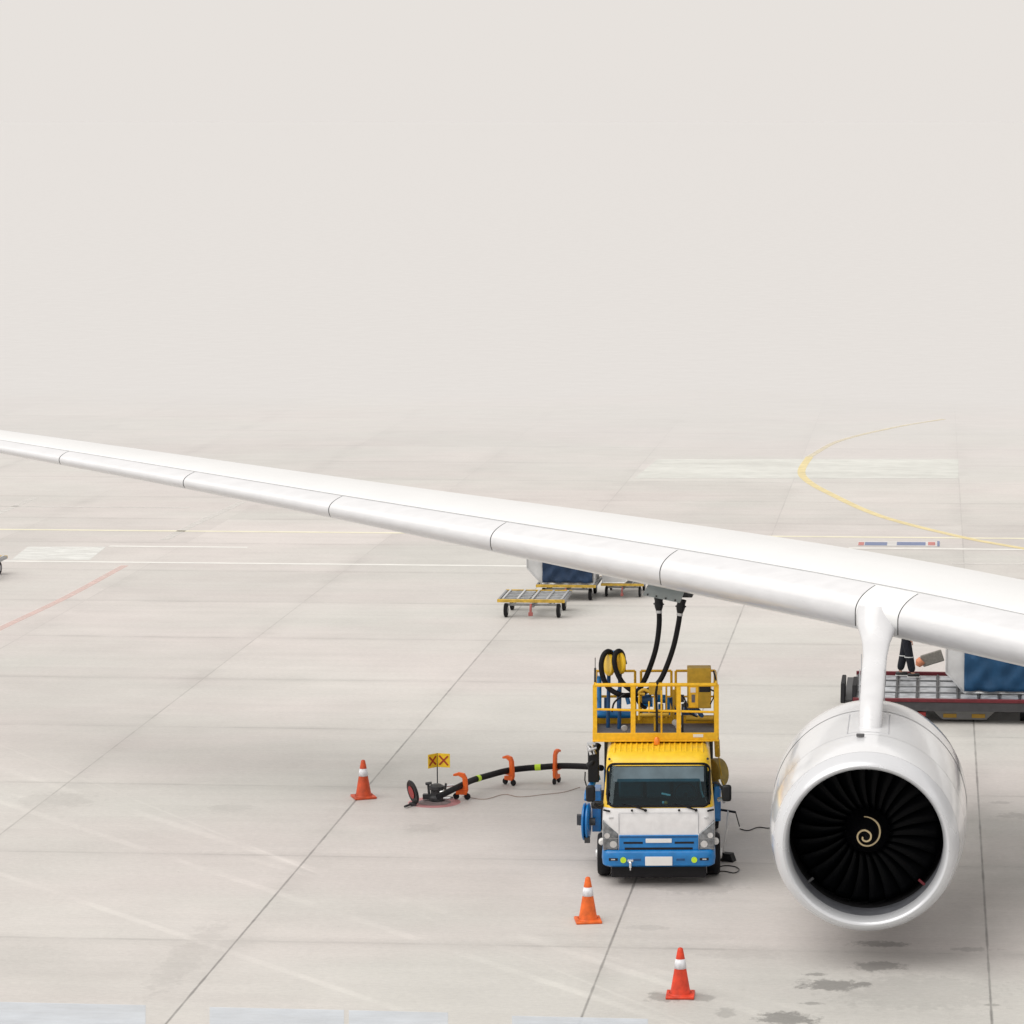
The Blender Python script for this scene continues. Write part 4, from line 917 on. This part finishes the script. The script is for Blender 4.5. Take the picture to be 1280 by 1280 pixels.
# ---------------------------------------------------------------- person walking on the loader
def skin_mesh(name, joints, edges, m_, parent, root=0, sub=2):
    me = bpy.data.meshes.new(name); me.from_pydata([j[0] for j in joints], edges, []); o = bpy.data.objects.new(name, me); COL.objects.link(o); me.materials.append(m_)
    o.modifiers.new('skin', 'SKIN'); sv = me.skin_vertices[0].data
    for i, j in enumerate(joints):
        r_ = j[1]; r_ = r_ if isinstance(r_, tuple) else (r_, r_); sv[i].radius = r_; sv[i].use_root = (i == root)
    o.modifiers['skin'].use_smooth_shade = True
    s_ = o.modifiers.new('sub', 'SUBSURF'); s_.levels = sub; s_.render_levels = sub; o.parent = parent; return o
pp = G(1133, 842, zt+.04)
per = thing('person', 'person in black trousers and shoes walking on the loader deck, upper body behind the wing', 'person', (pp.x, 73.6, zt+.01), 0)
# x = picture right (walking direction), z up
J = [((0, 0, .92), (.12, .15)), ((0, 0, 1.10), (.11, .14)), ((.02, 0, 1.30), (.12, .16)), ((.03, 0, 1.44), (.08, .11)), ((.04, 0, 1.52), .05), ((.07, 0, 1.60), .07), ((.07, 0, 1.70), .085), ((.06, 0, 1.76), .06),
     ((.0, -.09, .86), .09), ((.06, -.10, .48), .062), ((.14, -.10, .09), .042), ((.24, -.10, .04), .035),
     ((0, .09, .86), .09), ((-.06, .10, .49), .062), ((-.15, .10, .10), .042), ((-.06, .10, .04), .035),
     ((.03, -.19, 1.41), .055), ((-.04, -.22, 1.14), .042), ((.08, -.22, .93), .03), ((.03, .19, 1.41), .055), ((.10, .22, 1.14), .042), ((.22, .20, .96), .03)]
E_ = [(0, 1), (1, 2), (2, 3), (3, 4), (4, 5), (5, 6), (6, 7), (0, 8), (8, 9), (9, 10), (10, 11), (0, 12), (12, 13), (13, 14), (14, 15), (3, 16), (16, 17), (17, 18), (3, 19), (19, 20), (20, 21)]
def hand(i0, base_, dr):
    b = Vector(base_); d = Vector(dr).normalized(); s_ = Vector((0, 0, 1)).cross(d).normalized(); n_ = s_.cross(d)
    J.append((tuple(b+d*.06), (.022, .038))); palm = len(J)-1; E_.append((i0, palm))
    for k, ln in enumerate((.07, .08, .075, .058)):
        o_ = s_*(.027-.018*k); J.append((tuple(b+d*.10+o_), .010)); a = len(J)-1; E_.append((palm, a))
        J.append((tuple(b+d*(.10+ln*.55)+o_+n_*.012), .0085)); E_.append((a, a+1)); J.append((tuple(b+d*(.10+ln*.85)+o_+n_*.035), .007)); E_.append((a+1, a+2))
    J.append((tuple(b+d*.06+s_*.045), .011)); a = len(J)-1; E_.append((palm, a)); J.append((tuple(b+d*.10+s_*.055+n_*.02), .009)); E_.append((a, a+1))
hand(18, (.08, -.22, .93), (.5, 0, -.8)); hand(21, (.22, .20, .96), (.6, 0, -.7))
body = skin_mesh('body', J, E_, skin_m, per)
m = MB(); m.lathe([(.0, .0), (.018, .005), (.012, .03), (.004, .05)], (.155, 0, 1.64), 'z', 8, True); m.build('nose', skin_m, body)
for s_ in (-1, 1):
    m = MB(); m.lathe([(.002, -.008), (.012, 0), (.002, .008)], (.142, s_*.032, 1.685), 'x', 10, True); m.build('eye', shoe_m, body)
m = MB(); m.box((.148, 0, 1.61), (.01, .05, .008)); m.build('mouth', mat('lip', (.35, .12, .10), .5), body)
skin_mesh('hair', [((.04, 0, 1.74), .095), ((.01, 0, 1.70), .085), ((0, 0, 1.65), .06)], [(0, 1), (1, 2)], hair_m, body)
skin_mesh('trousers', [((0, 0, .94), (.145, .18)), ((0, -.09, .84), .115), ((.07, -.10, .48), .105), ((.145, -.10, .10), .092), ((0, .09, .84), .13), ((-.07, .10, .49), .105), ((-.15, .10, .11), .092), ((0, 0, 1.02), (.135, .165))],
          [(0, 7), (0, 1), (1, 2), (2, 3), (0, 4), (4, 5), (5, 6)], cloth_n, body)
skin_mesh('jacket', [((0, 0, 1.0), (.145, .18)), ((.01, 0, 1.22), (.15, .19)), ((.03, 0, 1.43), (.11, .15)), ((.03, -.20, 1.41), .08), ((-.04, -.23, 1.14), .062), ((.06, -.23, .97), .05), ((.03, .20, 1.41), .08), ((.10, .23, 1.14), .062), ((.20, .21, .99), .05)],
          [(0, 1), (1, 2), (2, 3), (3, 4), (4, 5), (2, 6), (6, 7), (7, 8)], mat('jacket_navy', (.02, .03, .07), .8), body)
for x_, y_ in ((.17, -.10), (-.11, .10)):
    m = MB(); m.box((x_, y_, .05), (.28, .10, .09)); sh = m.build('shoe', shoe_m, body, bevel=.035)
    m = MB(); m.box((x_+.0, y_, .012), (.285, .104, .016)); m.build('sole', plate_m, sh, bevel=.006)
for x_, y_, z_ in ((.06, -.10, .50), (-.06, .10, .50)):
    m = MB(); m.lathe([(.112, -.012), (.112, .012)], (x_, y_, z_-.02), 'z', 20); m.build('reflective_strip', fluo, body, solid=.004)

# ---------------------------------------------------------------- light and air
w = bpy.data.worlds.new('World'); S.world = w; w.use_nodes = True; nt = w.node_tree; n = nt.nodes
bg = n['Background']; bg.inputs['Strength'].default_value = .1
EL, AZ = R(56), R(236)
sky = n.new('ShaderNodeTexSky'); sky.sky_type = 'NISHITA'; sky.sun_disc = False; sky.sun_elevation = EL; sky.sun_rotation = AZ
mx = n.new('ShaderNodeMix'); mx.data_type = 'RGBA'; mx.inputs[0].default_value = .97
nt.links.new(sky.outputs[0], mx.inputs[6]); mx.inputs[7].default_value = (8.1, 7.7, 7.35, 1)   # even high cloud
nt.links.new(mx.outputs[2], bg.inputs[0])
sun = bpy.data.objects.new('sun', bpy.data.lights.new('sun', 'SUN')); COL.objects.link(sun)
sun.data.energy = 1.98; sun.data.angle = R(60); sun.data.color = (1, .97, .92)
d = Vector((math.sin(AZ)*math.cos(EL), math.cos(AZ)*math.cos(EL), math.sin(EL))); sun.rotation_euler = d.to_track_quat('Z', 'Y').to_euler()
S.view_settings.view_transform = 'Standard'; S.view_settings.look = 'None'; S.view_settings.exposure = 0; S.view_settings.gamma = 1
S.render.engine = 'CYCLES'; S.render.resolution_x = 1024; S.render.resolution_y = 1024
S.cycles.max_bounces = 8; S.cycles.transparent_max_bounces = 12
